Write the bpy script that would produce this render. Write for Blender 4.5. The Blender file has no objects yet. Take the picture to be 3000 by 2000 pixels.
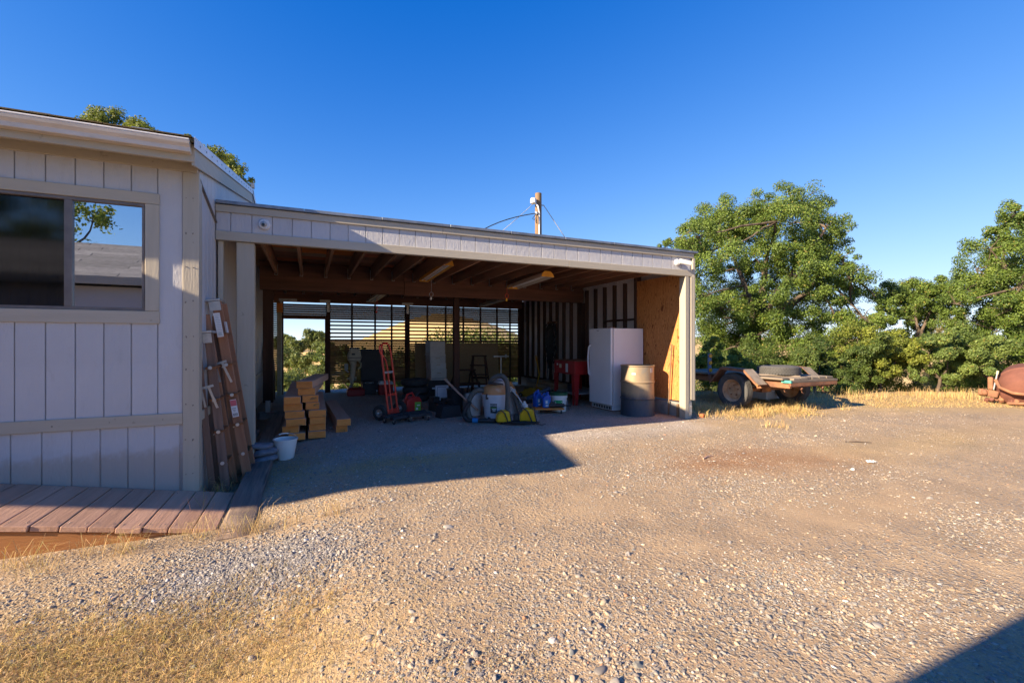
import bpy, bmesh, math, random
import numpy as np
from mathutils import Vector, Matrix, Euler

SC = bpy.context.scene
COL = SC.collection
R = math.radians
random.seed(7)
RNG = np.random.default_rng(11)

# ------------------------------------------------------------------ camera
cd = bpy.data.cameras.new('camera')
cd.sensor_width = 36.0
cd.lens = 16.0
cd.clip_start = 0.05
cd.clip_end = 4000
cam = bpy.data.objects.new('camera', cd)
cam.location = (0, 0, 1.3)
cam.rotation_euler = (R(90), 0, R(-24.05))
COL.objects.link(cam)
SC.camera = cam

# ------------------------------------------------------------------ sky, sun, exposure
SUN = Vector((2.307, 0.38, -1.0)).normalized()
W = bpy.data.worlds.new('World')
SC.world = W
W.use_nodes = True
wn = W.node_tree.nodes
wn.clear()
sky = wn.new('ShaderNodeTexSky')
sky.sky_type = 'NISHITA'
sky.sun_disc = False
sky.sun_elevation = R(23.2)
sky.sun_rotation = math.atan2(-SUN.x, -SUN.y)
sky.altitude = 400
sky.air_density = 0.5
sky.dust_density = 0.0
sky.ozone_density = 4.0
bg = wn.new('ShaderNodeBackground')
bg.inputs['Strength'].default_value = 0.142
wo = wn.new('ShaderNodeOutputWorld')
def vm(op, x, val=None, y=None):
    nd = wn.new('ShaderNodeVectorMath'); nd.operation = op
    W.node_tree.links.new(x, nd.inputs[0])
    if y is not None: W.node_tree.links.new(y, nd.inputs[1])
    elif val is not None: nd.inputs[1].default_value = (val, val, val)
    return nd.outputs[0]
# soft shoulder for the whole sky, like the photograph's flat tone curve: c / (1 + 0.4 c)
c0 = sky.outputs[0]
c1 = vm('DIVIDE', c0, None, vm('ADD', vm('MULTIPLY', c0, 0.4), 1.0))
hs = wn.new('ShaderNodeHueSaturation')
hs.inputs['Saturation'].default_value = 1.39
hs.inputs['Hue'].default_value = 0.519
W.node_tree.links.new(c1, hs.inputs['Color'])
W.node_tree.links.new(hs.outputs[0], bg.inputs[0])
W.node_tree.links.new(bg.outputs[0], wo.inputs[0])

sl = bpy.data.lights.new('sun', 'SUN')
sl.energy = 2.85
sl.angle = R(0.5)
sl.color = (1.0, 0.80, 0.56)
so = bpy.data.objects.new('sun', sl)
so.rotation_euler = SUN.to_track_quat('-Z', 'Y').to_euler()
so.location = (-12, -6, 12)
COL.objects.link(so)

SC.view_settings.view_transform = 'Standard'
SC.view_settings.look = 'None'
SC.view_settings.exposure = 2.32
SC.view_settings.gamma = 1.0
SC.view_settings.use_curve_mapping = False
SC.cycles.max_bounces = 14
SC.cycles.diffuse_bounces = 9
SC.cycles.transparent_max_bounces = 12
SC.cycles.use_denoising = True

# ------------------------------------------------------------------ mesh helpers
class MB:
    def __init__(s):
        s.v = []; s.f = []
    def add(s, vs, fs):
        b = len(s.v)
        s.v += [tuple(p) for p in vs]
        s.f += [tuple(i + b for i in q) for q in fs]
        return s
    def box(s, c, d, rot=None):
        x, y, z = d[0] / 2, d[1] / 2, d[2] / 2
        vs = [Vector((i, j, k)) for k in (-z, z) for j in (-y, y) for i in (-x, x)]
        if rot is not None:
            m = rot if isinstance(rot, Matrix) else Euler(rot).to_matrix()
            vs = [m @ p for p in vs]
        c = Vector(c)
        return s.add([p + c for p in vs], [(0, 2, 3, 1), (4, 5, 7, 6), (0, 1, 5, 4), (2, 6, 7, 3), (0, 4, 6, 2), (1, 3, 7, 5)])
    def lim(s, x0, x1, y0, y1, z0, z1):
        return s.box(((x0 + x1) / 2, (y0 + y1) / 2, (z0 + z1) / 2), (abs(x1 - x0), abs(y1 - y0), abs(z1 - z0)))
    def bar(s, p0, p1, w, h, up=(0, 0, 1)):
        p0, p1 = Vector(p0), Vector(p1)
        d = p1 - p0
        L = d.length
        d.normalize()
        side = d.cross(Vector(up))
        if side.length < 1e-4:
            side = d.cross(Vector((1, 0, 0)))
        side.normalize()
        u = side.cross(d)
        m = Matrix((side, d, u)).transposed()
        return s.box((p0 + p1) / 2, (w, L, h), m)
    def tube(s, pts, r, n=8, closed=False):
        pts = [Vector(p) for p in pts]
        k = len(pts)
        rr = [r] * k if not hasattr(r, '__len__') else list(r)
        rings = []
        t0 = (pts[1] - pts[0]).normalized()
        a = t0.orthogonal().normalized()
        for i, p in enumerate(pts):
            if closed:
                t = pts[(i + 1) % k] - pts[i - 1]
            elif i == 0:
                t = pts[1] - pts[0]
            elif i == k - 1:
                t = pts[-1] - pts[-2]
            else:
                t = pts[i + 1] - pts[i - 1]
            t.normalize()
            a = a - t * a.dot(t)
            if a.length < 1e-5:
                a = t.orthogonal()
            a.normalize()
            b = t.cross(a)
            rings.append([p + (a * math.cos(2 * math.pi * j / n) + b * math.sin(2 * math.pi * j / n)) * rr[i] for j in range(n)])
        vs = [q for g in rings for q in g]
        fs = []
        m = k if closed else k - 1
        for i in range(m):
            i2 = (i + 1) % k
            for j in range(n):
                j2 = (j + 1) % n
                fs.append((i * n + j, i * n + j2, i2 * n + j2, i2 * n + j))
        if not closed:
            fs.append(tuple(range(n - 1, -1, -1)))
            fs.append(tuple((k - 1) * n + j for j in range(n)))
        return s.add(vs, fs)
    def cyl(s, p0, p1, r0, r1=None, n=16):
        return s.tube([p0, p1], [r0, r0 if r1 is None else r1], n)
    def lathe(s, prof, n=28, m=None, closed=False):
        vs = []; fs = []
        k = len(prof)
        for (r, z) in prof:
            for j in range(n):
                a = 2 * math.pi * j / n
                p = Vector((r * math.cos(a), r * math.sin(a), z))
                vs.append(m @ p if m is not None else p)
        for i in range(k if closed else k - 1):
            i2 = (i + 1) % k
            for j in range(n):
                j2 = (j + 1) % n
                fs.append((i * n + j, i * n + j2, i2 * n + j2, i2 * n + j))
        if not closed:
            if prof[0][0] > 1e-4: fs.append(tuple(range(n - 1, -1, -1)))
            if prof[-1][0] > 1e-4: fs.append(tuple((k - 1) * n + j for j in range(n)))
        return s.add(vs, fs)
    def prism(s, poly, axis, a, b):
        def mk(p, t):
            if axis == 'x': return (t, p[0], p[1])
            if axis == 'y': return (p[0], t, p[1])
            return (p[0], p[1], t)
        n = len(poly)
        vs = [mk(p, a) for p in poly] + [mk(p, b) for p in poly]
        fs = [tuple(range(n - 1, -1, -1)), tuple(range(n, 2 * n))]
        for i in range(n):
            j = (i + 1) % n
            fs.append((i, j, n + j, n + i))
        return s.add(vs, fs)
    def mesh(s, name, mat, smooth=0):
        me = bpy.data.meshes.new(name)
        me.from_pydata(s.v, [], s.f)
        bm = bmesh.new(); bm.from_mesh(me)
        bmesh.ops.recalc_face_normals(bm, faces=bm.faces)
        bm.to_mesh(me); bm.free()
        if smooth:
            me.shade_smooth() if hasattr(me, 'shade_smooth') else None
            me.set_sharp_from_angle(angle=R(smooth))
        if mat: me.materials.append(mat)
        return me
    def build(s, name, mat, parent=None, bevel=0, smooth=0, seg=1, loc=None, rot=None):
        o = bpy.data.objects.new(name, s.mesh(name, mat, smooth))
        COL.objects.link(o)
        if parent is not None: o.parent = parent
        if loc: o.location = loc
        if rot: o.rotation_euler = rot
        if bevel:
            md = o.modifiers.new('bevel', 'BEVEL')
            md.width = bevel; md.segments = seg; md.limit_method = 'ANGLE'; md.angle_limit = R(40)
        return o

def tag(o, label, cat, group=None):
    o['label'] = label; o['category'] = cat
    if group: o['group'] = group
    return o
def thing(name, label, cat, loc=(0, 0, 0), rotz=0.0, group=None, rot=None):
    o = bpy.data.objects.new(name, None)
    o.empty_display_size = 0.1
    COL.objects.link(o)
    o.location = loc
    o.rotation_euler = rot if rot else (0, 0, rotz)
    return tag(o, label, cat, group)
def node(name, parent):
    o = bpy.data.objects.new(name, None)
    o.empty_display_size = 0.05
    COL.objects.link(o); o.parent = parent
    return o
def copy_tree(o, parent=None):
    c = o.copy(); COL.objects.link(c)
    c.parent = parent
    for ch in [x for x in bpy.data.objects if x.parent == o]:
        copy_tree(ch, c)
    return c
def text_mesh(s, size, mat, parent, m, name='lettering'):
    cu = bpy.data.curves.new('t', 'FONT'); cu.body = s; cu.size = size; cu.align_x = 'CENTER'; cu.align_y = 'CENTER'
    cu.resolution_u = 2
    to = bpy.data.objects.new('t', cu); COL.objects.link(to)
    dg = bpy.context.evaluated_depsgraph_get()
    me = bpy.data.meshes.new_from_object(to.evaluated_get(dg))
    bpy.data.objects.remove(to); bpy.data.curves.remove(cu)
    me.transform(m); me.materials.clear(); me.materials.append(mat)
    o = bpy.data.objects.new(name, me); COL.objects.link(o); o.parent = parent
    return o

# ------------------------------------------------------------------ material helpers
class NT:
    def __init__(s, name):
        s.m = bpy.data.materials.new(name); s.m.use_nodes = True
        s.t = s.m.node_tree; s.n = s.t.nodes; s.n.clear()
        s.out = s.n.new('ShaderNodeOutputMaterial')
    def new(s, ty, **kw):
        nd = s.n.new('ShaderNode' + ty)
        for k, v in kw.items():
            if k in nd.inputs: nd.inputs[k].default_value = v
            else: setattr(nd, k, v)
        return nd
    def l(s, a, b): s.t.links.new(a, b)
    def ramp(s, fac, stops):
        r = s.new('ValToRGB')
        e = r.color_ramp.elements
        while len(e) < len(stops): e.new(0.5)
        for q, (p, c) in zip(e, stops):
            q.position = p; q.color = (c[0], c[1], c[2], 1) if hasattr(c, '__len__') else (c, c, c, 1)
        s.l(fac, r.inputs[0]); return r.outputs[0]
    def mix(s, fac, a, b, mode='MIX'):
        m = s.new('Mix', data_type='RGBA', blend_type=mode)
        if isinstance(fac, (int, float)): m.inputs[0].default_value = fac
        else: s.l(fac, m.inputs[0])
        for i, v in ((6, a), (7, b)):
            if hasattr(v, 'links') or hasattr(v, 'is_linked'): s.l(v, m.inputs[i])
            else: m.inputs[i].default_value = (v[0], v[1], v[2], 1)
        return m.outputs[2]
    def math(s, op, a, b=None):
        m = s.new('Math', operation=op)
        for i, v in enumerate((a, b)):
            if v is None: continue
            if isinstance(v, (int, float)): m.inputs[i].default_value = v
            else: s.l(v, m.inputs[i])
        return m.outputs[0]
    def noise(s, vec, scale, detail=5, rough=.6):
        n = s.new('TexNoise', Scale=scale, Detail=detail, Roughness=rough)
        s.l(vec, n.inputs['Vector']); return n.outputs[0]
    def coords(s, stretch=(1, 1, 1), rnd=True):
        tc = s.new('TexCoord')
        mp = s.new('Mapping'); mp.inputs['Scale'].default_value = stretch
        s.l(tc.outputs['Object'], mp.inputs['Vector'])
        if not rnd: return mp.outputs[0]
        oi = s.new('ObjectInfo')
        m = s.new('VectorMath', operation='SCALE'); m.inputs[0].default_value = (31.7, 17.3, 53.1)
        s.l(oi.outputs['Random'], m.inputs['Scale'])
        a = s.new('VectorMath', operation='ADD')
        s.l(mp.outputs[0], a.inputs[0]); s.l(m.outputs[0], a.inputs[1])
        return a.outputs[0]
    def finish(s, color, rough=.7, metal=0., bump=None, bstr=.3, bdist=.01, spec=None, rand=0.):
        if rand:
            oi = s.new('ObjectInfo')
            v = s.new('MapRange'); v.inputs['To Min'].default_value = 1 - rand; v.inputs['To Max'].default_value = 1 + rand
            s.l(oi.outputs['Random'], v.inputs[0])
            h = s.new('HueSaturation'); s.l(v.outputs[0], h.inputs['Value']); s.l(color, h.inputs['Color'])
            color = h.outputs[0]
        p = s.new('BsdfPrincipled')
        s.l(color, p.inputs['Base Color'])
        if isinstance(rough, (int, float)): p.inputs['Roughness'].default_value = rough
        else: s.l(rough, p.inputs['Roughness'])
        p.inputs['Metallic'].default_value = metal
        if spec is not None: p.inputs['Specular IOR Level'].default_value = spec
        if bump is not None:
            b = s.new('Bump'); b.inputs['Strength'].default_value = bstr; b.inputs['Distance'].default_value = bdist
            s.l(bump, b.inputs['Height']); s.l(b.outputs[0], p.inputs['Normal'])
        s.l(p.outputs[0], s.out.inputs[0])
        s.p = p
        return s.m

def mat(name, c1, c2=None, scale=6, stretch=(1, 1, 1), rough=.65, metal=0., bump=.25, bscale=40, bdist=.004,
        spot=None, sscale=9, sthr=.6, swid=.06, rand=0.08, spec=.4, lo=.35, hi=.65):
    """two-tone noise colour, optional patches of a third colour (stain, rust, chipped paint), fine relief"""
    k = NT(name)
    v = k.coords(stretch)
    c2 = c2 or tuple(x * .78 for x in c1)
    col = k.ramp(k.noise(v, scale), [(lo, c1), (hi, c2)])
    if spot:
        f = k.ramp(k.noise(v, sscale, 8, .65), [(sthr, 0.), (min(sthr + swid, 1), 1.)])
        col = k.mix(f, col, spot)
    return k.finish(col, rough, metal, k.noise(v, bscale, 6, .7), bump, bdist, spec, rand)

def wood(name, c1, c2, axis, scale=9, rough=.75, bump=.5, spot=None, sthr=.66, rand=.15, k=14.):
    st = [k / 4, k / 4, k / 4]; st['xyz'.index(axis)] = .28
    return mat(name, c1, c2, scale / 3., tuple(st), rough, 0, bump, 14, .004, spot, 1.6, sthr, .12, rand, .25, .3, .7)
# ------------------------------------------------------------------ materials
def siding_mat(name, c):
    k = NT(name)
    v = k.coords((1, 1, .35))
    big = k.noise(k.coords((1, 1, 1), False), 1.6, 4)
    col = k.ramp(big, [(.3, tuple(x * .93 for x in c)), (.7, tuple(min(1, x * 1.04) for x in c))])
    dirt = k.ramp(k.noise(v, 7, 8, .7), [(.58, 0.), (.8, .35)])
    col = k.mix(dirt, col, (.30, .27, .22))
    gp_ = k.new('NewGeometry'); sx = k.new('SeparateXYZ'); k.l(gp_.outputs['Position'], sx.inputs[0])
    spl = k.ramp(k.math('SUBTRACT', sx.outputs[2], k.math('MULTIPLY', k.noise(k.coords((1, 1, 1), False), 5, 7, .7), .55)), [(0., .55), (.12, 0.)])
    col = k.mix(spl, col, (.36, .28, .20))
    drip = k.ramp(k.noise(k.coords((9, 9, .5), False), 1.2, 5, .6), [(.60, 0.), (.80, .28)])
    col = k.mix(drip, col, (.34, .30, .26))
    h = k.math('ADD', k.math('MULTIPLY', k.noise(k.coords((1, 1, .22)), 55, 5, .6), 1.0), k.noise(k.coords((1, 1, .6)), 24, 3, .5))
    return k.finish(col, .62, 0, h, .55, .006, .3, .03)
M_SIDING = siding_mat('painted siding', (.50, .50, .51))
def trim_mat(name, c, st):
    k = NT(name)
    v = k.coords(st)
    col = k.ramp(k.noise(v, 2.2, 6), [(.3, c), (.75, tuple(x * .88 for x in c))])
    kn = k.ramp(k.noise(k.coords((1, 1, 1)), 16, 2, .4), [(.71, 0.), (.76, .5)])
    col = k.mix(kn, col, tuple(x * .5 for x in c))
    return k.finish(col, .6, 0, k.noise(v, 9, 6, .65), .5, .005, .3, .05)
M_TRIM_X = trim_mat('tan trim paint along x', (.46, .415, .33), (.6, 8, 8))
M_TRIM_Z = trim_mat('tan trim paint upright', (.46, .415, .33), (8, 8, .6))
M_TRIM_Y = trim_mat('tan trim paint along y', (.46, .415, .33), (8, .6, 8))
M_GUTTER = mat('cream gutter paint', (.66, .60, .53), (.56, .49, .41), 3, (1, 1, 4), .4, 0, .05, spot=(.38, .28, .17), sscale=5, sthr=.66, swid=.12)
M_SHINGLE = mat('brown shingles', (.10, .075, .035), (.16, .115, .05), 22, (1, 1, 1), .9, 0, .8, 90, .01)
M_GREYSHING = mat('grey shingles', (.30, .29, .27), (.22, .21, .20), 12, (1, 1, 1), .9, 0, .6, 60, .008, rand=.22)
M_METALROOF = mat('galvanised roof edge', (.28, .31, .35), (.16, .18, .21), 6, (1, 1, 1), .45, .5, .15, 30, .003)
M_FLASH = mat('white flashing', (.78, .78, .78), (.68, .68, .70), 4, rough=.35)
M_FRAME = mat('bronze window frame', (.15, .13, .12), (.22, .19, .17), 6, rough=.45, metal=.2, bump=.05)
M_DARKROOM = mat('dim room paint', (.16, .15, .15), (.12, .11, .11), 1.2)
M_CURTAIN = mat('pale curtain', (.42, .38, .34), (.34, .30, .27), 2, (14, 14, .5), .9)
def glass(name, refl, tint, rough=.0):
    k = NT(name)
    fr = k.new('Fresnel', IOR=1.5)
    f = k.math('ADD', fr.outputs[0], refl)
    g = k.new('BsdfGlossy', Roughness=rough); g.inputs[0].default_value = (.95, .97, 1, 1)
    t = k.new('BsdfTransparent'); t.inputs[0].default_value = (*tint, 1)
    b = k.new('Bump'); b.inputs['Strength'].default_value = .02; b.inputs['Distance'].default_value = .02
    k.l(k.noise(k.coords(), 1.3, 2), b.inputs['Height']); k.l(b.outputs[0], g.inputs['Normal'])
    m = k.new('MixShader'); k.l(f, m.inputs[0]); k.l(t.outputs[0], m.inputs[1]); k.l(g.outputs[0], m.inputs[2])
    k.l(m.outputs[0], k.out.inputs[0])
    return k.m
M_GLASS = glass('coated window glass', .50, (.62, .64, .66))
M_SCREEN_GLASS = glass('dark screened glass', .02, (.30, .30, .31), .06)
M_DECK = wood('faded brown deck paint', (.52, .325, .235), (.38, .225, .155), 'y', 10, .6, .9, (.20, .14, .10), .62, .12, 20)
M_RIM = wood('orange brown deck paint', (.44, .20, .075), (.34, .15, .055), 'x', 8, .6, .7, (.22, .11, .05), .66, .05)
M_TIE = wood('weathered railway tie', (.36, .27, .21), (.16, .12, .10), 'y', 12, .85, 1.0, (.06, .05, .045), .62, .1, 22)
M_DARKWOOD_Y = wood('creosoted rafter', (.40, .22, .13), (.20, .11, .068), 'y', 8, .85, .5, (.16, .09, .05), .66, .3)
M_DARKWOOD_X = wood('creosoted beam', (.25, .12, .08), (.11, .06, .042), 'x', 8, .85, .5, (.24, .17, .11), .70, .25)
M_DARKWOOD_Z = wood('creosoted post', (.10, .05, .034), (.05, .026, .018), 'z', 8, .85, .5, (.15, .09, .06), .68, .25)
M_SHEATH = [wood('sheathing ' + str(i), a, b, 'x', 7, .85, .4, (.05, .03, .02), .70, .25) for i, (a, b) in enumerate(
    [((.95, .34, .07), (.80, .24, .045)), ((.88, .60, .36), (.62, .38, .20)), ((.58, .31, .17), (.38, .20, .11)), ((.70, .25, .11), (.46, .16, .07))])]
M_STUD = wood('dark stud', (.13, .075, .052), (.07, .042, .03), 'z', 8, .85, .4, (.26, .15, .08), .72, .35)
M_INSIDE = mat('inside of siding', (.82, .77, .73), (.70, .65, .61), 5, (1, 1, .4), .8)
M_SLAT = wood('brown lath', (.30, .145, .06), (.17, .08, .035), 'x', 8, .8, .3, None, .7, .35)
def plywood():
    k = NT('orange plywood')
    v = k.coords((1, 3.2, .55), False)
    w = k.new('TexWave', wave_type='BANDS', bands_direction='Y'); w.inputs['Scale'].default_value = 4.5
    w.inputs['Distortion'].default_value = 13; w.inputs['Detail'].default_value = 3; w.inputs['Detail Scale'].default_value = 1.4
    k.l(v, w.inputs['Vector'])
    col = k.ramp(w.outputs[0], [(.15, (.56, .235, .07)), (.6, (.70, .34, .12)), (.95, (.32, .105, .028))])
    kn = k.ramp(k.noise(k.coords((1, 1.6, .8), False), 7.5, 2, .4), [(.66, 0.), (.71, .9)])
    col = k.mix(kn, col, (.15, .05, .016))
    st = k.ramp(k.noise(v, 1.3, 5), [(.55, 0.), (.8, .5)])
    col = k.mix(st, col, (.26, .12, .05))
    return k.finish(col, .75, 0, w.outputs[0], .15, .003, .25, 0)
M_PLY = plywood()
M_PARTICLE = mat('particle board', (.48, .33, .18), (.37, .25, .135), 60, (1, 1, 1), .9, 0, .3, 90)
M_CONCRETE = mat('old concrete', (.36, .35, .33), (.25, .245, .23), 5, (1, 1, 1), .9, 0, .5, 50)
M_GALV = mat('galvanised steel', (.55, .56, .57), (.40, .41, .42), 12, (1, 1, 1), .4, .8, .1, 40)
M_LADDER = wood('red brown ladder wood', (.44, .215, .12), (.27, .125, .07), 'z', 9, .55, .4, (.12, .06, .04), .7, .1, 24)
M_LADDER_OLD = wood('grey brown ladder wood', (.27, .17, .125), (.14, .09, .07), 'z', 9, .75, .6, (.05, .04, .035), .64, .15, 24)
M_LADDER_DK = mat('dark orange tread wood', (.30, .12, .04), (.20, .08, .03), 6)  # treads a darker orange brown than the rails
M_LUMBER = wood('yellow brown timber', (.64, .43, .32), (.50, .30, .21), 'y', 8, .8, .4, (.20, .12, .07), .68, .18)
M_LUMBER_END = mat('sawn timber end', (.90, .32, .075), (.74, .24, .05), 7, (1, 1, 2.5), .8, 0, .3, 30, spot=(.30, .14, .05), sscale=5, sthr=.62, rand=.15)
M_WHITE_PL = mat('white plastic', (.78, .77, .74), (.70, .69, .66), 5, rough=.4, bump=.03, spot=(.45, .42, .36), sscale=6, sthr=.68, swid=.15)
M_STONE = mat('blue grey stone', (.20, .215, .25), (.13, .14, .165), 12, rough=.9, bump=.5, bscale=50)
M_RED = mat('red tube paint', (.80, .085, .05), (.68, .065, .04), 8, rough=.4, bump=.05, spot=(.25, .08, .05), sscale=14, sthr=.68)
M_REDPL = mat('red plastic', (.62, .03, .025), (.52, .025, .02), 4, rough=.4, bump=.03)
M_DKRED = mat('dark red enamel', (.40, .022, .022), (.32, .018, .018), 5, rough=.4, bump=.08, spot=(.16, .05, .03), sscale=10, sthr=.70)
M_RUBBER = mat('black rubber', (.035, .035, .037), (.055, .054, .053), 9, rough=.8, bump=.35, bscale=60)
M_RUBBER_DUSTY = mat('dusty grey tyre rubber', (.095, .093, .090), (.065, .064, .063), 7, rough=.85, bump=.35, bscale=70)
M_BLACK = mat('black plastic', (.025, .026, .028), (.04, .04, .042), 6, rough=.5, bump=.06)
M_CARPET = mat('dark carpet', (.03, .03, .034), (.05, .05, .055), 60, rough=.95, bump=.8, bscale=120)
M_RUST = mat('rusty steel', (.34, .16, .085), (.18, .09, .055), 5, (1, 1, 1), .85, .15, .6, 40, .006, (.50, .23, .07), 6, .60, .1)
M_RUST_DK = mat('dark rust brown drum', (.20, .080, .056), (.15, .062, .045), 4, (1, 1, 1), .8, .1, .35, 60, .003, (.48, .21, .06), 2.4, .64, .08, rand=0)
M_RIMRUST = mat('rust over cream wheel paint', (.62, .44, .29), (.50, .26, .11), 5, (1, 1, 1), .75, .1, .4, 40, .004, (.30, .12, .035), 4, .52, .12)
M_GREYWOOD_Y = wood('grey weathered plank', (.27, .225, .175), (.17, .14, .11), 'y', 10, .9, .8, (.36, .26, .15), .66, .2)
M_GREYWOOD_X = wood('grey weathered plank across', (.25, .20, .155), (.16, .13, .10), 'x', 10, .9, .8, (.10, .08, .06), .62, .2)
M_GREYWOOD_Z = wood('weathered upright wood', (.27, .18, .105), (.17, .11, .065), 'z', 10, .9, .9, (.12, .085, .055), .62, .1, 26)
M_APPL = mat('white appliance enamel', (.80, .80, .83), (.76, .76, .79), 3, rough=.35, bump=.04, bscale=140, spot=(.45, .36, .28), sscale=16, sthr=.74, swid=.03, rand=0)
M_GREYPL = mat('grey plastic', (.46, .47, .48), (.36, .37, .38), 5, rough=.5, bump=.05)
def drum_mat():
    k = NT('drum with worn tan and blue paint')
    v = k.coords((1, 1, .5), False)
    tc = k.new('TexCoord'); sx = k.new('SeparateXYZ'); k.l(tc.outputs['Object'], sx.inputs[0])
    hz = k.math('ADD', sx.outputs[2], k.math('MULTIPLY', k.math('SUBTRACT', k.noise(v, 4, 4), .5), .28))
    f = k.ramp(hz, [(.30, 0.), (.42, 1.)])
    tan = k.ramp(k.noise(v, 5, 7, .7), [(.35, (.40, .285, .165)), (.6, (.30, .24, .17)), (.72, (.22, .235, .23))])
    blue = k.ramp(k.noise(v, 5, 6, .7), [(.35, (.045, .06, .095)), (.7, (.10, .10, .10))])
    col = k.mix(f, blue, tan)
    ru = k.ramp(k.noise(k.coords((1, 1, .3), False), 6, 7, .7), [(.62, 0.), (.74, .8)])
    col = k.mix(ru, col, (.34, .15, .05))
    return k.finish(col, .5, .25, k.noise(v, 50, 5), .25, .003, .4, 0)
M_DRUM = drum_mat()
M_YELLOW = mat('yellow plastic', (.86, .50, .02), (.74, .41, .015), 6, rough=.4, bump=.05, spot=(.20, .14, .04), sscale=9, sthr=.68)
M_DKYELLOW = mat('dirty yellow enamel', (.42, .25, .02), (.30, .17, .015), 6, rough=.5)
M_ORANGE_PL = mat('orange vac lid', (.68, .33, .14), (.58, .25, .085), 4, rough=.5, bump=.05, spot=(.66, .50, .36), sscale=5, sthr=.55, swid=.2)
M_VAC = mat('pale grey vac drum', (.60, .61, .66), (.54, .55, .59), 4, rough=.45, bump=.04)
M_HOSE = mat('grey hose', (.15, .14, .12), (.10, .095, .085), 6, rough=.6)
M_BLUEPL = mat('blue jug plastic', (.012, .10, .48), (.01, .08, .40), 4, rough=.35, bump=.03)
M_BLUE = mat('bright blue tape', (.02, .22, .50), (.018, .19, .44), 4, rough=.5)
M_GREEN = mat('green lid', (.02, .12, .06), (.015, .09, .045), 4, rough=.4)
M_GREENLAB = mat('green printed label', (.02, .33, .12), (.018, .30, .11), 3, rough=.5, bump=0)
M_LIME = mat('lime printed label', (.22, .48, .06), (.18, .42, .05), 3, rough=.5, bump=0)
M_PAPER = mat('white paper', (.78, .77, .75), (.70, .69, .67), 6, rough=.8, bump=.1)
M_INK = mat('dark print', (.05, .05, .055), (.06, .06, .065), 4, rough=.7, bump=0)
M_PINK = mat('red printed paper', (.66, .16, .18), (.60, .13, .15), 6, rough=.7, bump=0)
M_CREAM = mat('cream outboard paint', (.62, .54, .40), (.52, .44, .32), 6, rough=.5, spot=(.20, .16, .11), sscale=8, sthr=.64)
M_HIVE = mat('off white hive paint', (.74, .71, .66), (.64, .61, .57), 6, rough=.75, spot=(.34, .30, .25), sscale=7, sthr=.66)
M_CARD = mat('orange brown cardboard', (.50, .22, .07), (.44, .19, .06), 5, rough=.85)
M_PALEWOOD = wood('pale board', (.46, .40, .28), (.36, .30, .20), 'y', 8, .85, .4, None, .7, .2)
M_BARK = mat('grey brown bark', (.15, .115, .085), (.07, .052, .040), 7, (1, 1, .45), .95, 0, 1.0, 16, .03)
M_AMBER = mat('amber reflector', (.75, .30, .01), (.65, .25, .01), 30, rough=.25, bump=.2, bscale=150)
M_BLUEWOOD = mat('blue grey painted board', (.12, .17, .26), (.09, .13, .20), 6)
M_TEAL = mat('teal paint', (.10, .42, .36), (.08, .34, .30), 6)
M_TUBE = mat('white lamp tube', (.80, .80, .80), (.76, .76, .76), 3, rough=.3, bump=0)
M_LAMPHOOD = mat('lamp hood enamel', (.55, .50, .42), (.46, .41, .33), 6, rough=.4)
M_LAMPEND = mat('orange lamp end', (.72, .36, .05), (.60, .28, .03), 6, rough=.5)
M_BRICK = mat('orange brick', (.50, .16, .06), (.42, .12, .045), 12, rough=.9, bump=.5)
M_WIRE = mat('black cable', (.02, .02, .02), (.03, .03, .03), 4, rough=.5, bump=0)
M_CHROME = mat('bare metal', (.60, .60, .60), (.50, .50, .50), 8, rough=.3, metal=.9, bump=.05)
M_LENS = mat('dark lens', (.01, .01, .012), (.015, .015, .015), 4, rough=.08, bump=0)

def colour_attr_mat(name, instancer=False, transl=0., rough=.8, bump=0., spec=.2, tt=(.35, .42, .04)):
    k = NT(name)
    a = k.new('Attribute', attribute_name='col', attribute_type='INSTANCER' if instancer else 'GEOMETRY')
    c = a.outputs['Color']
    if bump:
        v = k.coords((1, 1, 1), False)
        c = k.mix(k.ramp(k.noise(v, 2.3, 4), [(.3, .05), (.75, .32)]), c, (.40, .30, .20))
    k.finish(c, rough, 0, None, spec=spec)
    if transl:
        t = k.new('BsdfTranslucent'); k.l(k.mix(.35, c, tt), t.inputs[0])
        m = k.new('MixShader'); m.inputs[0].default_value = transl
        k.l(k.p.outputs[0], m.inputs[1]); k.l(t.outputs[0], m.inputs[2]); k.l(m.outputs[0], k.out.inputs[0])
    return k.m
M_LEAF = colour_attr_mat('oak leaves', False, .35, .55, 0, .35)
M_GRASS = colour_attr_mat('dry grass', False, .25, .8, 0, .15, (.62, .46, .20))
M_PEBBLE = colour_attr_mat('pebbles', True, 0, .85, 1, .25)
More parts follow.
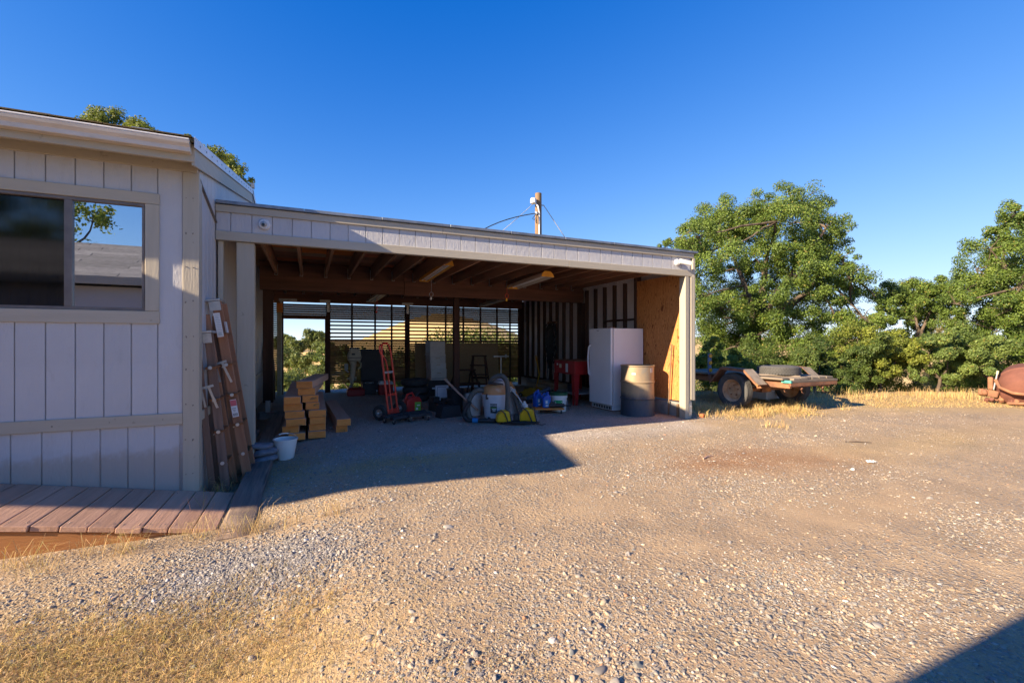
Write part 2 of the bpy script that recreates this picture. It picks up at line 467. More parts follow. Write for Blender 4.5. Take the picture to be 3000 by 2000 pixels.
# ------------------------------------------------------------------ terrain
def sm(a):
    a = np.clip(a, 0, 1); return a * a * (3 - 2 * a)
def hsh(ix, iy):
    n = np.sin(ix * 127.1 + iy * 311.7) * 43758.5453
    return n - np.floor(n)
def vnoise(x, y):
    ix, iy = np.floor(x), np.floor(y); fx, fy = sm(x - ix), sm(y - iy)
    a, b, c, d = hsh(ix, iy), hsh(ix + 1, iy), hsh(ix, iy + 1), hsh(ix + 1, iy + 1)
    return (a * (1 - fx) + b * fx) * (1 - fy) + (c * (1 - fx) + d * fx) * fy
def fbm(x, y, o=4):
    s = 0; a = .5
    for i in range(o):
        s = s + a * vnoise(x * 2 ** i + 7.3 * i, y * 2 ** i + 3.1 * i); a *= .5
    return s
def height(x, y):
    x = np.asarray(x, float); y = np.asarray(y, float)
    D = .4075 * x + .9132 * y
    e = np.maximum(np.maximum(y - 13.4, np.minimum(D - 12.0, x - 7.0)), x - 17.)
    e = np.clip(e, 0, None)
    drop = -7.5 * (1 - np.exp(-e / 16.))
    far = np.hypot(x, y)
    hill = sm((far - 50) / 190.) * (8.6 + 9 * (fbm(x / 90 + 3, y / 90) - .45))
    left = -.12 * sm((.55 - x) / 1.0) * sm((7.5 - y) / 2.0)
    trench = -.06 * sm((-.60 - x) / .06) * sm((y - 4.9) / .1) * sm((10 - y) / .5)
    pile = .07 * np.exp(-(((x + .25) / .55) ** 2 + ((y - 3.15) / .45) ** 2))
    bump = (fbm(x * 1.3, y * 1.3) - .47) * .05 + (fbm(x * 6, y * 6, 2) - .37) * .012
    bump = bump * np.where((x > -.9) & (x < 6) & (y > 5.4) & (y < 12.6), .35, 1.)
    knoll = 13 * np.exp(-(((x - 34) / 24.) ** 2 + ((y - 120) / 30.) ** 2))  # guessed knoll, added so warm sunlit grass shows through the slats
    return drop + knoll + hill * sm(e / 15.) + left + trench + pile + bump
def gz(x, y): return float(height(x, y))
def masks(x, y):
    n = fbm(x * 1.7 + 11, y * 1.7, 4)
    n2 = fbm(x * .6 + 5, y * .6 + 9, 3)
    D = .4075 * x + .9132 * y
    L = .9132 * x - .4075 * y
    def blob(cx, cy, rx, ry): return np.exp(-(((x - cx) / rx) ** 2 + ((y - cy) / ry) ** 2))
    straw = sm((D - 7.6) / 1.6) * sm((x - 6.0) / .6) * .9 + blob(-1.1, 2.6, .9, .55) + .7 * blob(-.3, 2.1, .5, .3)
    straw = straw + .75 * blob(1.1, 5.0, 1.3, .28) + .55 * blob(-.1, 5.6, .35, .4) + .55 * blob(7.2, 3.2, 2.2, .5) + .5 * blob(6.6, 4.9, 1.2, .5)
    straw = np.clip(straw * (.45 + 1.25 * n) , 0, 1)
    rust = np.clip((blob(4.3, 3.6, .85, .42) + .6 * blob(5.0, 3.1, .7, .35)) * (.3 + 1.6 * n), 0, 1)
    track = np.clip(sm((n2 - .45) / .2) * .3 + blob(4.0, 2.15, 1.9, .38) * .95 + blob(9.6, 3.3, 3, .35) * .9 + .5 * blob(1.2, 3.0, 1.6, .25), 0, 1)
    far = sm((np.hypot(x, y) - 16) / 10.)
    return straw, rust, track, far
def axis(near0, near1, step, lo, hi, g=1.13):
    a = list(np.arange(near0, near1 + 1e-6, step)); s = step
    while a[-1] < hi: s *= g; a.append(a[-1] + s)
    s = step
    while a[0] > lo: s *= g; a.insert(0, a[0] - s)
    return np.array(a)
gx = axis(-3.5, 10.5, .07, -700, 900); gy = axis(.6, 8.5, .07, -500, 900)
X, Y = np.meshgrid(gx, gy)
Z = height(X, Y)
nx, ny = len(gx), len(gy)
me = bpy.data.meshes.new('ground')
idx = np.arange(nx * ny).reshape(ny, nx)
quads = np.stack([idx[:-1, :-1], idx[:-1, 1:], idx[1:, 1:], idx[1:, :-1]], -1).reshape(-1, 4)
me.vertices.add(nx * ny); me.vertices.foreach_set('co', np.stack([X, Y, Z], -1).ravel())
me.loops.add(quads.size); me.loops.foreach_set('vertex_index', quads.ravel())
me.polygons.add(len(quads)); me.polygons.foreach_set('loop_start', np.arange(0, quads.size, 4)); me.polygons.foreach_set('loop_total', np.full(len(quads), 4))
me.update(); me.shade_smooth()
at = me.attributes.new('mask', 'FLOAT_COLOR', 'POINT')
at.data.foreach_set('color', np.stack([q.ravel() for q in masks(X, Y)], -1).ravel().astype(np.float32))

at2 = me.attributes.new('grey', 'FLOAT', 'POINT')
at2.data.foreach_set('value', (sm((Y - 4.5) / .9) * sm((5.9 - X) / .6) * sm((X + .4) / .5) * np.clip(.35 + 1.1 * fbm(X * 1.4 + 3, Y * 1.4 + 8), 0, 1)).ravel().astype(np.float32))  # grey gravel mask; its paler tone lifts the shaded ground by colour
def ground_mat():
    k = NT('gravel yard')
    tc = k.new('TexCoord'); P = tc.outputs['Object']
    a = k.new('Attribute', attribute_name='mask'); s = k.new('SeparateColor'); k.l(a.outputs['Color'], s.inputs[0])
    straw, rust, track, far = s.outputs[0], s.outputs[1], s.outputs[2], a.outputs['Alpha']
    wob = k.new('VectorMath', operation='ADD')
    ns = k.new('TexNoise', Scale=30., Detail=3.); k.l(P, ns.inputs['Vector'])
    sc = k.new('VectorMath', operation='SCALE'); sc.inputs['Scale'].default_value = .02; k.l(ns.outputs[1], sc.inputs[0])
    k.l(P, wob.inputs[0]); k.l(sc.outputs[0], wob.inputs[1])
    def vor(scale):
        v = k.new('TexVoronoi', Scale=scale); k.l(wob.outputs[0], v.inputs['Vector']); return v
    v1, v2 = vor(42.), vor(95.)
    dirt = k.ramp(k.noise(P, 2.2, 8, .65), [(.3, (.46, .335, .205)), (.5, (.40, .285, .175)), (.72, (.31, .225, .14))])
    fine = k.ramp(k.noise(P, 210, 3, .7), [(.3, .72), (.7, 1.2)])
    dirt = k.mix(1., dirt, fine, 'MULTIPLY')
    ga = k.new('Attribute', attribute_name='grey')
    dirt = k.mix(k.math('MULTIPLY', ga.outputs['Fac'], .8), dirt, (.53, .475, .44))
    def stones(v):
        sp = k.new('SeparateColor'); k.l(v.outputs['Color'], sp.inputs[0])
        c = k.ramp(sp.outputs[0], [(0., (.17, .165, .165)), (.25, (.25, .235, .215)), (.5, (.33, .28, .22)), (.72, (.40, .335, .25)), (.88, (.30, .22, .14)), (1., (.47, .43, .37))])
        keep = k.ramp(sp.outputs[1], [(.30, 0.), (.42, 1.)])
        shape = k.ramp(v.outputs['Distance'], [(.42, 1.), (.60, 0.)])
        return c, k.math('MULTIPLY', keep, shape), k.math('SUBTRACT', 1., v.outputs['Distance'])
    c1, f1, h1 = stones(v1); c2, f2, h2 = stones(v2)
    gr = k.ramp(k.noise(P, 1.1, 5), [(.3, .25), (.6, 1.)])
    dens = k.math('MULTIPLY', gr, k.math('SUBTRACT', 1., k.math('MULTIPLY', track, .85)))
    dens = k.math('MULTIPLY', dens, k.math('SUBTRACT', 1., k.math('MULTIPLY', straw, .7)))
    f1 = k.math('MULTIPLY', f1, dens); f2 = k.math('MULTIPLY', f2, dens)
    col = k.mix(f2, dirt, c2); col = k.mix(f1, col, c1)
    sn = k.new('Mapping'); sn.inputs['Scale'].default_value = (60, 14, 30); sn.inputs['Rotation'].default_value = (0, 0, .5); k.l(P, sn.inputs['Vector'])
    fib = k.ramp(k.noise(sn.outputs[0], 1.0, 4, .7), [(.38, 0.), (.58, 1.)])
    scol = k.ramp(k.noise(P, 40, 5), [(.3, (.52, .38, .17)), (.7, (.40, .28, .12))])
    col = k.mix(k.math('MULTIPLY', straw, k.math('ADD', k.math('MULTIPLY', fib, .75), .2)), col, scol)
    rcol = k.ramp(k.noise(P, 55, 5), [(.35, (.36, .17, .07)), (.65, (.24, .11, .05))])
    col = k.mix(k.math('MULTIPLY', rust, k.math('ADD', k.math('MULTIPLY', fib, .6), .25)), col, rcol)
    dk = k.ramp(k.noise(P, .8, 6, .7), [(.60, 0.), (.74, .35)])
    col = k.mix(dk, col, (.17, .125, .085))
    land = k.ramp(k.noise(P, .06, 8, .7), [(.4, (.60, .44, .20)), (.6, (.50, .35, .16))])
    col = k.mix(far, col, land)
    h = k.math('ADD', k.math('MULTIPLY', k.math('MULTIPLY', h1, f1), 1.1), k.math('MULTIPLY', k.math('MULTIPLY', h2, f2), .5))
    h = k.math('ADD', h, k.math('MULTIPLY', k.noise(P, 120, 4, .7), .35))
    h = k.math('ADD', h, k.math('MULTIPLY', k.math('MULTIPLY', fib, straw), .4))
    return k.finish(col, .92, 0, h, .8, .012, .15)
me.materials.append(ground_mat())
ground = bpy.data.objects.new('ground', me); COL.objects.link(ground)
ground['kind'] = 'structure'
ground['label'] = 'tan gravel and dirt yard falling away to dry hills'

# ------------------------------------------------------------------ loose stones (one scatter) and dry grass
def blocked(x, y):
    b = (x < -.36) & (y > 3.74)
    b |= (y > 12.4) | (x < -4) | ((x > 5.75) & (x < 6.0) & (y > 5.8))
    return b
def polar(n, d0, d1, a0, a1, p):
    u = RNG.random(n); e = 2 - p
    d = (d0 ** e + u * (d1 ** e - d0 ** e)) ** (1 / e)
    a = R(a0) + RNG.random(n) * R(a1 - a0)
    return d * np.sin(a), d * np.cos(a)
px, py = polar(330000, 1.15, 11.5, -42, 82, 1.75)
ex = 30000
px = np.concatenate([px, RNG.normal(-.35, .55, ex)]); py = np.concatenate([py, RNG.normal(3.1, .36, ex)])
st, ru, tr, fa = masks(px, py)
cl = fbm(px * 1.15 + 40, py * 1.15, 4)
pilem = np.exp(-(((px + .35) / .7) ** 2 + ((py - 3.1) / .5) ** 2))
prob = np.clip((.10 + 1.6 * np.clip(cl - .42, 0, 1) * 1.7) * (1 - .78 * tr) * (1 - .75 * st) * (1 - .5 * ru), 0.03, 1)
prob = np.maximum(prob, pilem * 1.2)
prob = np.where(py > 4.4, np.maximum(prob, .35), prob)
keep = (RNG.random(len(px)) < prob) & ~blocked(px, py)
px, py, pilem = px[keep], py[keep], pilem[keep]
n = len(px)
size = np.exp(RNG.normal(math.log(.0039), .50, n)) * (1 + .12 * pilem)
size = np.clip(size, .003, .026)
big = RNG.random(n) < .002
size = np.minimum(np.where(big, size * 1.8, size), np.where(pilem > .15, .016, .028))
pz = height(px, py) - size * .06
scl = np.stack([size * RNG.uniform(.8, 1.5, n), size * RNG.uniform(.7, 1.1, n), size * RNG.uniform(.45, .8, n)], -1)
rot = np.stack([RNG.normal(0, .35, n), RNG.normal(0, .35, n), RNG.uniform(0, 6.28, n)], -1)
pal = np.array([(.17, .17, .175), (.23, .225, .22), (.30, .285, .26), (.36, .30, .23), (.42, .345, .25), (.31, .23, .155), (.60, .57, .52), (.20, .22, .21), (.38, .20, .12), (.14, .135, .14)])
pw = np.array([.17, .18, .15, .15, .11, .08, .03, .08, .02, .10]); pw /= pw.sum()
colr = pal[RNG.choice(len(pal), n, p=pw)] * RNG.uniform(.85, 1.15, (n, 1))
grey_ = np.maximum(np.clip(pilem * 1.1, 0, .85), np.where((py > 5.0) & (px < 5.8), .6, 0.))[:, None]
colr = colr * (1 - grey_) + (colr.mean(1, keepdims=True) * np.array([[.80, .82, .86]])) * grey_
colr = colr * np.where((py > 5.1) & (px < 5.8), 1.45, 1.)[:, None]  # pebbles under the carport brightened in colour to offset the shade there
pm = bpy.data.meshes.new('gravel'); pm.vertices.add(n)
pm.vertices.foreach_set('co', np.stack([px, py, pz], -1).ravel())
for nm, arr in (('scl', scl), ('rot', rot)):
    q = pm.attributes.new(nm, 'FLOAT_VECTOR', 'POINT'); q.data.foreach_set('vector', arr.ravel().astype(np.float32))
q = pm.attributes.new('col', 'FLOAT_COLOR', 'POINT'); q.data.foreach_set('color', np.concatenate([colr, np.ones((n, 1))], 1).ravel().astype(np.float32))
gravel = bpy.data.objects.new('gravel', pm); COL.objects.link(gravel)
gravel['kind'] = 'stuff'; gravel['label'] = 'loose grey and tan pebbles scattered over the yard'
ng = bpy.data.node_groups.new('pebble scatter', 'GeometryNodeTree')
ng.interface.new_socket('Geometry', in_out='INPUT', socket_type='NodeSocketGeometry')
ng.interface.new_socket('Geometry', in_out='OUTPUT', socket_type='NodeSocketGeometry')
gi = ng.nodes.new('NodeGroupInput'); go = ng.nodes.new('NodeGroupOutput')
gtoi = ng.nodes.new('GeometryNodeGeometryToInstance')
for i in range(6):
    ic = ng.nodes.new('GeometryNodeMeshIcoSphere'); ic.inputs['Radius'].default_value = 1; ic.inputs['Subdivisions'].default_value = 2
    tn = ng.nodes.new('ShaderNodeTexNoise'); tn.inputs['Scale'].default_value = .75; tn.noise_dimensions = '4D'; tn.inputs['W'].default_value = i * 3.7
    sb = ng.nodes.new('ShaderNodeVectorMath'); sb.operation = 'SUBTRACT'; sb.inputs[1].default_value = (.5, .5, .5)
    mu = ng.nodes.new('ShaderNodeVectorMath'); mu.operation = 'SCALE'; mu.inputs['Scale'].default_value = 1.7
    sp = ng.nodes.new('GeometryNodeSetPosition'); sm_ = ng.nodes.new('GeometryNodeSetShadeSmooth'); mt = ng.nodes.new('GeometryNodeSetMaterial')
    sm_.inputs['Shade Smooth'].default_value = i % 2 == 0
    mt.inputs['Material'].default_value = M_PEBBLE
    L = ng.links.new
    L(ic.outputs[0], sp.inputs['Geometry']); L(tn.outputs['Color'], sb.inputs[0]); L(sb.outputs[0], mu.inputs[0]); L(mu.outputs[0], sp.inputs['Offset'])
    L(sp.outputs[0], sm_.inputs[0]); L(sm_.outputs[0], mt.inputs[0]); L(mt.outputs[0], gtoi.inputs[0])
iop = ng.nodes.new('GeometryNodeInstanceOnPoints'); iop.inputs['Pick Instance'].default_value = True
def nattr(nm, ty='FLOAT_VECTOR'):
    q = ng.nodes.new('GeometryNodeInputNamedAttribute'); q.data_type = ty; q.inputs[0].default_value = nm
    return [o for o in q.outputs if o.enabled and o.name == 'Attribute'][0]
L(gi.outputs[0], iop.inputs['Points']); L(gtoi.outputs[0], iop.inputs['Instance'])
L(nattr('rot'), iop.inputs['Rotation']); L(nattr('scl'), iop.inputs['Scale'])
L(iop.outputs[0], go.inputs[0])
gm = gravel.modifiers.new('scatter', 'NODES'); gm.node_group = ng

def mesh_np(name, v, f, col, mat_):
    """v (n,3), f (m,k), one colour per vertex"""
    me = bpy.data.meshes.new(name)
    me.vertices.add(len(v)); me.vertices.foreach_set('co', v.ravel().astype(np.float32))
    k = f.shape[1]
    me.loops.add(f.size); me.loops.foreach_set('vertex_index', f.ravel().astype(np.int32))
    me.polygons.add(len(f)); me.polygons.foreach_set('loop_start', np.arange(0, f.size, k)); me.polygons.foreach_set('loop_total', np.full(len(f), k))
    me.update()
    q = me.attributes.new('col', 'FLOAT_COLOR', 'POINT'); q.data.foreach_set('color', np.concatenate([col, np.ones((len(v), 1))], 1).ravel().astype(np.float32))
    me.materials.append(mat_)
    return me
def blades(x, y, z, hgt, wid, lean, c):
    """each blade: a tapering, bending strip of two triangles pairs"""
    n = len(x)
    a = RNG.uniform(0, 6.283, n); b = RNG.uniform(0, 6.283, n)
    dx, dy = np.cos(a), np.sin(a)
    wx, wy = np.cos(b) * wid, np.sin(b) * wid
    base = np.stack([x, y, z], -1)
    out = lean * hgt
    mid = base + np.stack([dx * out * .3, dy * out * .3, hgt * .6 * np.ones(n)], -1)
    tip = base + np.stack([dx * out, dy * out, hgt * np.clip(1 - lean * .45, .1, 1)], -1)
    w = np.stack([wx, wy, np.zeros(n)], -1)
    v = np.stack([base - w, base + w, mid - w * .8, mid + w * .8, tip], 1).reshape(-1, 3)
    i = np.arange(n)[:, None] * 5
    f = np.concatenate([i + np.array([[0, 1, 3]]), i + np.array([[0, 3, 2]]), i + np.array([[2, 3, 4]])], 0)
    return v, f, np.repeat(c, 5, 0)
def grass_points(n, sampler): 
    x, y = sampler(n)
    return x, y
gp = []
def add_grass(x, y, h0, h1, lean0, lean1, wid=.0022):
    n = len(x)
    h = RNG.uniform(h0, h1, n); ln = RNG.uniform(lean0, lean1, n)
    c = np.array([(.70, .51, .23)]) * RNG.uniform(.45, 1.15, (n, 1)) + RNG.normal(0, .03, (n, 3))
    gp.append(blades(x, y, height(x, y) - .005, h, wid * RNG.uniform(.6, 1.3, n), ln, np.clip(c, .02, .9)))
def clumpy(cx, cy, sx, sy, n, k, r):
    ax_ = RNG.normal(cx, sx, k); ay_ = RNG.normal(cy, sy, k); j = RNG.integers(0, k, n)
    return ax_[j] + RNG.normal(0, r, n), ay_[j] + RNG.normal(0, r, n)
def filt(x, y, f): m = f(x, y); return x[m], y[m]
# strip along the far edge of the yard (runs across the view, behind the trailer to the mixer)
n = 20000; D = RNG.uniform(8.9, 11.2, n); L_ = RNG.uniform(4.2, 13.5, n)
x, y = .4075 * D + .9132 * L_, .9132 * D - .4075 * L_
x, y = filt(x, y, lambda x, y: (fbm(x * 1.2, y * 1.2) > .40 - .06 * (.4075 * x + .9132 * y - 9.2)) & (x > 6.15))
add_grass(x, y, .012, .08, .3, 1.6, .0024)
n = 3600; D = RNG.normal(10.5, .3, n); L_ = RNG.uniform(4.5, 13.5, n)
x, y = filt(.4075 * D + .9132 * L_, .9132 * D - .4075 * L_, lambda x, y: (fbm(x * 2, y * 2) > .46) & (x > 6.2))
add_grass(x, y, .10, .32, .1, .6, .0022)
# clump in front of and below the trailer
x, y = clumpy(7.7, 5.8, .6, .34, 5200, 70, .10); x, y = filt(x, y, lambda x, y: x > 6.15); add_grass(x, y, .02, .12, .3, 1.5, .0022)
x, y = clumpy(7.9, 6.1, .7, .35, 1700, 40, .06); x, y = filt(x, y, lambda x, y: x > 6.6); add_grass(x, y, .06, .22, .2, .9, .0018)
x, y = clumpy(6.6, 6.6, .35, .6, 2500, 40, .1); x, y = filt(x, y, lambda x, y: x > 6.1); add_grass(x, y, .04, .2, .2, .8, .0026)
# in front of the ramp and on the near left slope
x, y = clumpy(-.95, 3.84, .5, .05, 620, 15, .05); x, y = filt(x, y, lambda x, y: y < 3.99); add_grass(x, y, .08, .26, .5, 1.3, .0012)
x, y = clumpy(-1.0, 2.55, .5, .25, 26000, 330, .07); add_grass(x, y, .012, .055, .6, 2.0, .0013)
x, y = clumpy(-.45, 2.15, .45, .22, 7000, 200, .08); add_grass(x, y, .01, .045, .6, 1.8, .0010)
x, y = clumpy(.35, 1.75, .35, .15, 1800, 70, .06); add_grass(x, y, .008, .03, .8, 2.0, .0009)
# flattened straw in the shade, by the bucket, in the trench and over the yard
x, y = clumpy(1.0, 5.0, .8, .17, 3800, 120, .1); add_grass(x, y, .008, .025, 2., 5., .0014)
x, y = clumpy(-.05, 5.6, .2, .3, 1200, 40, .06); x, y = filt(x, y, lambda x, y: x > -.36); add_grass(x, y, .01, .05, .8, 2.5, .0012)
x, y = clumpy(-.77, 5.15, .07, .22, 160, 12, .03); x, y = filt(x, y, lambda x, y: (x < -.62) & (x > -.91)); add_grass(x, y, .1, .3, .5, 1.2, .0016)
x, y = polar(5000, 1.5, 9, -30, 75, 1.4); x, y = filt(x, y, lambda x, y: (~blocked(x, y)) & (masks(x, y)[0] + .25 > RNG.random(len(x)))); add_grass(x, y, .006, .02, 2., 6., .0012)
o = 0; vs, fs, cs = [], [], []
for v, f, c in gp: vs.append(v); fs.append(f + o); cs.append(c); o += len(v)
grass = bpy.data.objects.new('dry_grass', mesh_np('dry_grass', np.concatenate(vs), np.concatenate(fs), np.concatenate(cs), M_GRASS)); COL.objects.link(grass)
grass['kind'] = 'stuff'; grass['label'] = 'dry straw-coloured grass and flattened straw'
# ------------------------------------------------------------------ house
HX, HY = -.93, 4.95            # corner of the house
house = thing('house', 'pale grey siding house with tan trim, sliding window and white gutter', 'house', (HX, HY, 0))
def P(mb, name, m, parent, **kw):      # parts are drawn in world metres, then hung on the thing
    o = mb.build(name, m, parent, **kw)
    root = parent
    off = Vector((0, 0, 0))
    while root is not None:
        off += Vector(root.location); root = root.parent
    o.location = -off if not kw.get('loc') else Vector(kw['loc']) - off
    return o
def BX(name, m, parent, x0, x1, y0, y1, z0, z1, bevel=.003, **kw):
    """axis-aligned board with its origin at its own centre (so the grain differs per board)"""
    mb = MB().lim(-(x1 - x0) / 2, (x1 - x0) / 2, -(y1 - y0) / 2, (y1 - y0) / 2, -(z1 - z0) / 2, (z1 - z0) / 2)
    return P(mb, name, m, parent, bevel=bevel, loc=((x0 + x1) / 2, (y0 + y1) / 2, (z0 + z1) / 2), **kw)

WX0, WX1, WZ0, WZ1 = -2.36, -1.31, 1.56, 2.51      # window opening
fw = P(MB().lim(-9, WX0, 4.965, 5.06, -.4, 2.95).lim(WX1, HX - .02, 4.965, 5.06, -.4, 2.95)
       .lim(WX0, WX1, 4.965, 5.06, -.4, WZ0).lim(WX0, WX1, 4.965, 5.06, WZ1, 2.95), 'front_wall', M_SIDING, house)
P(MB().lim(-9, HX - .1, 13.2, 13.3, -.4, 2.9).lim(-9, -8.9, 5.06, 13.2, -.4, 2.9), 'rear_wall', M_SIDING, house)
edges = [-1.034 - .1865 * i for i in range(19)]
for i in range(18):
    x1, x0 = edges[i] - .004, edges[i + 1] + .004
    if x0 > WX1 - .02 or x1 < WX0 + .02:
        BX('siding_board', M_SIDING, fw, x0, x1, 4.95, 4.967, .655, 2.835)
    else:
        BX('siding_board', M_SIDING, fw, x0, x1, 4.95, 4.967, .655, WZ0 - .005)
        BX('siding_board', M_SIDING, fw, x0, x1, 4.95, 4.967, WZ1 + .005, 2.835)
    BX('siding_board', M_SIDING, fw, x0 - .025, x1 - .025, 4.954, 4.969, -.38, .565)
BX('belt_trim', M_TRIM_X, house, -8.9, -1.036, 4.934, 4.966, .56, .66)
BX('frieze_board', M_TRIM_X, house, -8.9, HX + .008, 4.93, 4.966, 2.825, 2.95)
BX('corner_trim', M_TRIM_Z, house, -1.034, HX + .02, 4.932, 4.966, -.42, 2.823)
BX('corner_trim', M_TRIM_Z, house, HX, HX + .02, 4.968, 5.06, -.42, 2.80)
# sliding window
win = node('window', house); win.location = (-.9, 0, 2.0)
for (x0, x1, z0, z1) in ((WX0 - .10, WX1 + .105, WZ1 - .005, 2.60), (WX0 - .10, WX1 + .105, 1.455, WZ0 + .005)):
    BX('window_trim', M_TRIM_X, win, x0, x1, 4.933, 4.966, z0, z1)
for x0 in (WX1 + .003, WX0 - .10):
    BX('window_trim', M_TRIM_Z, win, x0, x0 + .099, 4.9335, 4.966, WZ0 + .007, WZ1 - .007)
fr = MB()
for (x0, x1, z0, z1) in ((WX0, WX1, WZ1 - .032, WZ1 - .006), (WX0, WX1, WZ0 + .006, WZ0 + .032), (WX0, WX0 + .025, WZ0 + .032, WZ1 - .032), (WX1 - .022, WX1 - .001, WZ0 + .032, WZ1 - .032), (-1.850, -1.800, WZ0 + .032, WZ1 - .032)):
    fr.lim(x0, x1, 4.945, 5.01, z0, z1)
P(fr, 'window_frame', M_FRAME, win, bevel=.003)
BX('pane', M_GLASS, win, -1.800, WX1 - .022, 4.972, 4.976, WZ0 + .032, WZ1 - .032, bevel=0)
BX('screened_pane', M_SCREEN_GLASS, win, WX0 + .025, -1.850, 4.985, 4.989, WZ0 + .032, WZ1 - .032, bevel=0)
P(MB().lim(-4.6, -.95, 8.2, 8.24, .2, 2.8).lim(-4.64, -4.6, 5.07, 8.2, .2, 2.8).lim(-.96, -.945, 5.07, 8.2, .2, 2.8).lim(-4.6, -.97, 5.07, 8.2, .2, .24).lim(-4.6, -.97, 5.07, 8.2, 2.72, 2.76), 'inner_room', M_DARKROOM, house)
cur = MB(); q = []
for i in range(41):
    q.append((-2.42 + i * .0125, 5.16 + .018 * math.sin(i * 1.3)))
q2 = [(a, b + .006) for a, b in reversed(q)]
cur.prism(q + q2, 'z', 1.45, 2.6)
P(cur, 'curtain', M_CURTAIN, win)
nl = MB()
for z in np.arange(-.2, 2.8, .31):
    for x in (-1.01, -.955): nl.cyl((x + random.uniform(-.006, .006), 4.9315, z + random.uniform(-.02, .02)), (x, 4.9295, z), .0045, n=6)
for x in np.arange(-3.4, -1.1, .37): nl.cyl((x, 4.9335, .61 + random.uniform(-.02, .02)), (x, 4.9315, .61), .0045, n=6)
P(nl, 'nail_heads', M_FRAME, house)['kind'] = 'stuff'
# eave: soffit, fascia, gutter, roof, rake
BX('soffit', M_TRIM_X, house, -9, -.895, 4.70, 4.93, 2.905, 2.925)
BX('fascia', M_TRIM_X, house, -9, -.893, 4.672, 4.70, 2.835, 2.985)
g = MB(); gpz = [(4.671, 2.99), (4.575, 2.99), (4.572, 2.975), (4.578, 2.955), (4.60, 2.93), (4.605, 2.895), (4.671, 2.893)]
g.prism(gpz, 'x', -9, -.915)
gut = P(g, 'gutter', M_GUTTER, house, bevel=.003)
BX('gutter_lip', M_FLASH, gut, -9, -.914, 4.568, 4.576, 2.983, 2.996)
SL = .205
rz = lambda y: 3.0 + SL * (y - 4.70) if y < 9.1 else 3.0 + SL * (4.4) - SL * (y - 9.1)
roof = P(MB().prism([(4.60, rz(4.60)), (9.1, rz(9.1)), (13.6, rz(13.6)), (13.6, rz(13.6) + .03), (9.1, rz(9.1) + .035), (4.60, rz(4.60) + .03)], 'x', -9, -.885), 'roof', M_SHINGLE, house)
for k in range(10):      # shingle courses with staggered butts
    y0 = 4.585 + k * .14
    off = random.uniform(0, .3)
    xx = -9 + off
    for i in range(27 if k < 3 else 9):
        w_ = .33 if k < 3 else 1.0
        x1 = min(xx + w_ - .006, -.9)
        if x1 - xx > .05:
            s_ = MB().box((0, 0, 0), (x1 - xx, .19, .009), (math.atan(SL) + .02, 0, 0)).build('shingle', M_SHINGLE, roof)
            s_.location = ((xx + x1) / 2, y0 + .09, rz(y0 + .09) + .042 + random.uniform(0, .004))
        xx += w_
for x in (-2.85, -1.98, -1.35):
    P(MB().prism([(4.72, rz(4.72) + .04), (4.80, rz(4.8) + .04), (4.80, rz(4.8) + .075), (4.75, rz(4.75) + .08)], 'x', x, x + .12), 'roof_bracket', M_METALROOF, roof)
for sgn, ya, yb in ((1, 4.68, 9.1), (-1, 9.1, 13.5)):
    P(MB().prism([(ya, rz(ya) - .19), (yb, rz(yb) - .19), (yb, rz(yb) - .035), (ya, rz(ya) - .035)], 'x', -.918, -.895), 'rake_board', M_TRIM_Y, house, bevel=.003)
    P(MB().prism([(ya - .08, rz(ya - .08) - .045), (yb, rz(yb) - .045), (yb, rz(yb) + .045), (ya - .08, rz(ya - .08) + .045)], 'x', -.884, -.878), 'rake_flashing', M_FLASH, house)
for i in range(16):
    y = 4.8 + i * .27
    P(MB().cyl((-.878, y, rz(y) + .0), (-.872, y, rz(y) + .0), .009, n=8), 'flashing_screw', M_GALV, house)
# side wall in vertical boards, belt trim lower down
sw = P(MB().prism([(5.06, -.4), (13.3, -.4), (13.3, 3.0), (9.1, 3.75), (5.06, 2.95)], 'x', -1.0, -.945), 'side_wall', M_SIDING, house)
for i in range(44):
    y0 = 5.064 + i * .1865
    y1 = y0 + .1785
    BX('siding_board', M_SIDING, sw, -.946, HX, y0, y1, .655, min(rz((y0 + y1) / 2) - .10, 3.75))
    BX('siding_board', M_SIDING, sw, -.946, HX - .003, y0, y1, -.38, .565)
BX('belt_trim', M_TRIM_Y, house, -.945, HX + .02, 5.07, 13.2, .567, .653)
P(MB().bar((-.922, 4.99, 2.78), (-.922, 5.82, 2.84 - .25), .012, .03, (1, 0, 0)), 'wall_cable', M_FRAME, house)
P(MB().bar((-.905, 9.06, 3.60), (-.905, 9.06, 4.02), .03, .03, (1, 0, 0)).box((-.89, 9.06, 4.0), (.05, .07, .08)), 'vent_pipe', M_METALROOF, house)
# unseen house wing off left: roof tilted and stretched to shade the yard
wg = node('wing', house)
pz = lambda x, y: 3.0 + .127 * (y - 2.91) + .18 * (-4.32 - x)
def slab(x0, x1, y0, y1, lo, hi):
    vs = [(x, y, (lo if lo is not None else 0) + pz(x, y)) for x, y in ((x0, y0), (x1, y0), (x1, y1), (x0, y1))] if lo is not None else [(x, y, -.3) for x, y in ((x0, y0), (x1, y0), (x1, y1), (x0, y1))]
    vs += [(x, y, pz(x, y) + hi) for x, y in ((x0, y0), (x1, y0), (x1, y1), (x0, y1))]
    return MB().add(vs, [(3, 2, 1, 0), (4, 5, 6, 7), (0, 1, 5, 4), (1, 2, 6, 5), (2, 3, 7, 6), (3, 0, 4, 7)])
P(slab(-17.0, -4.32, 2.91, 4.62, -.14, 0.), 'wing_shade_roof', M_TRIM_X, wg)
P(slab(-17.0, -9.2, 4.64, 4.93, None, -.02), 'wing_wall', M_SIDING, wg)
BX('wing_post', M_TRIM_Z, wg, -16.8, -16.66, 3.0, 3.14, -.2, 5.0)

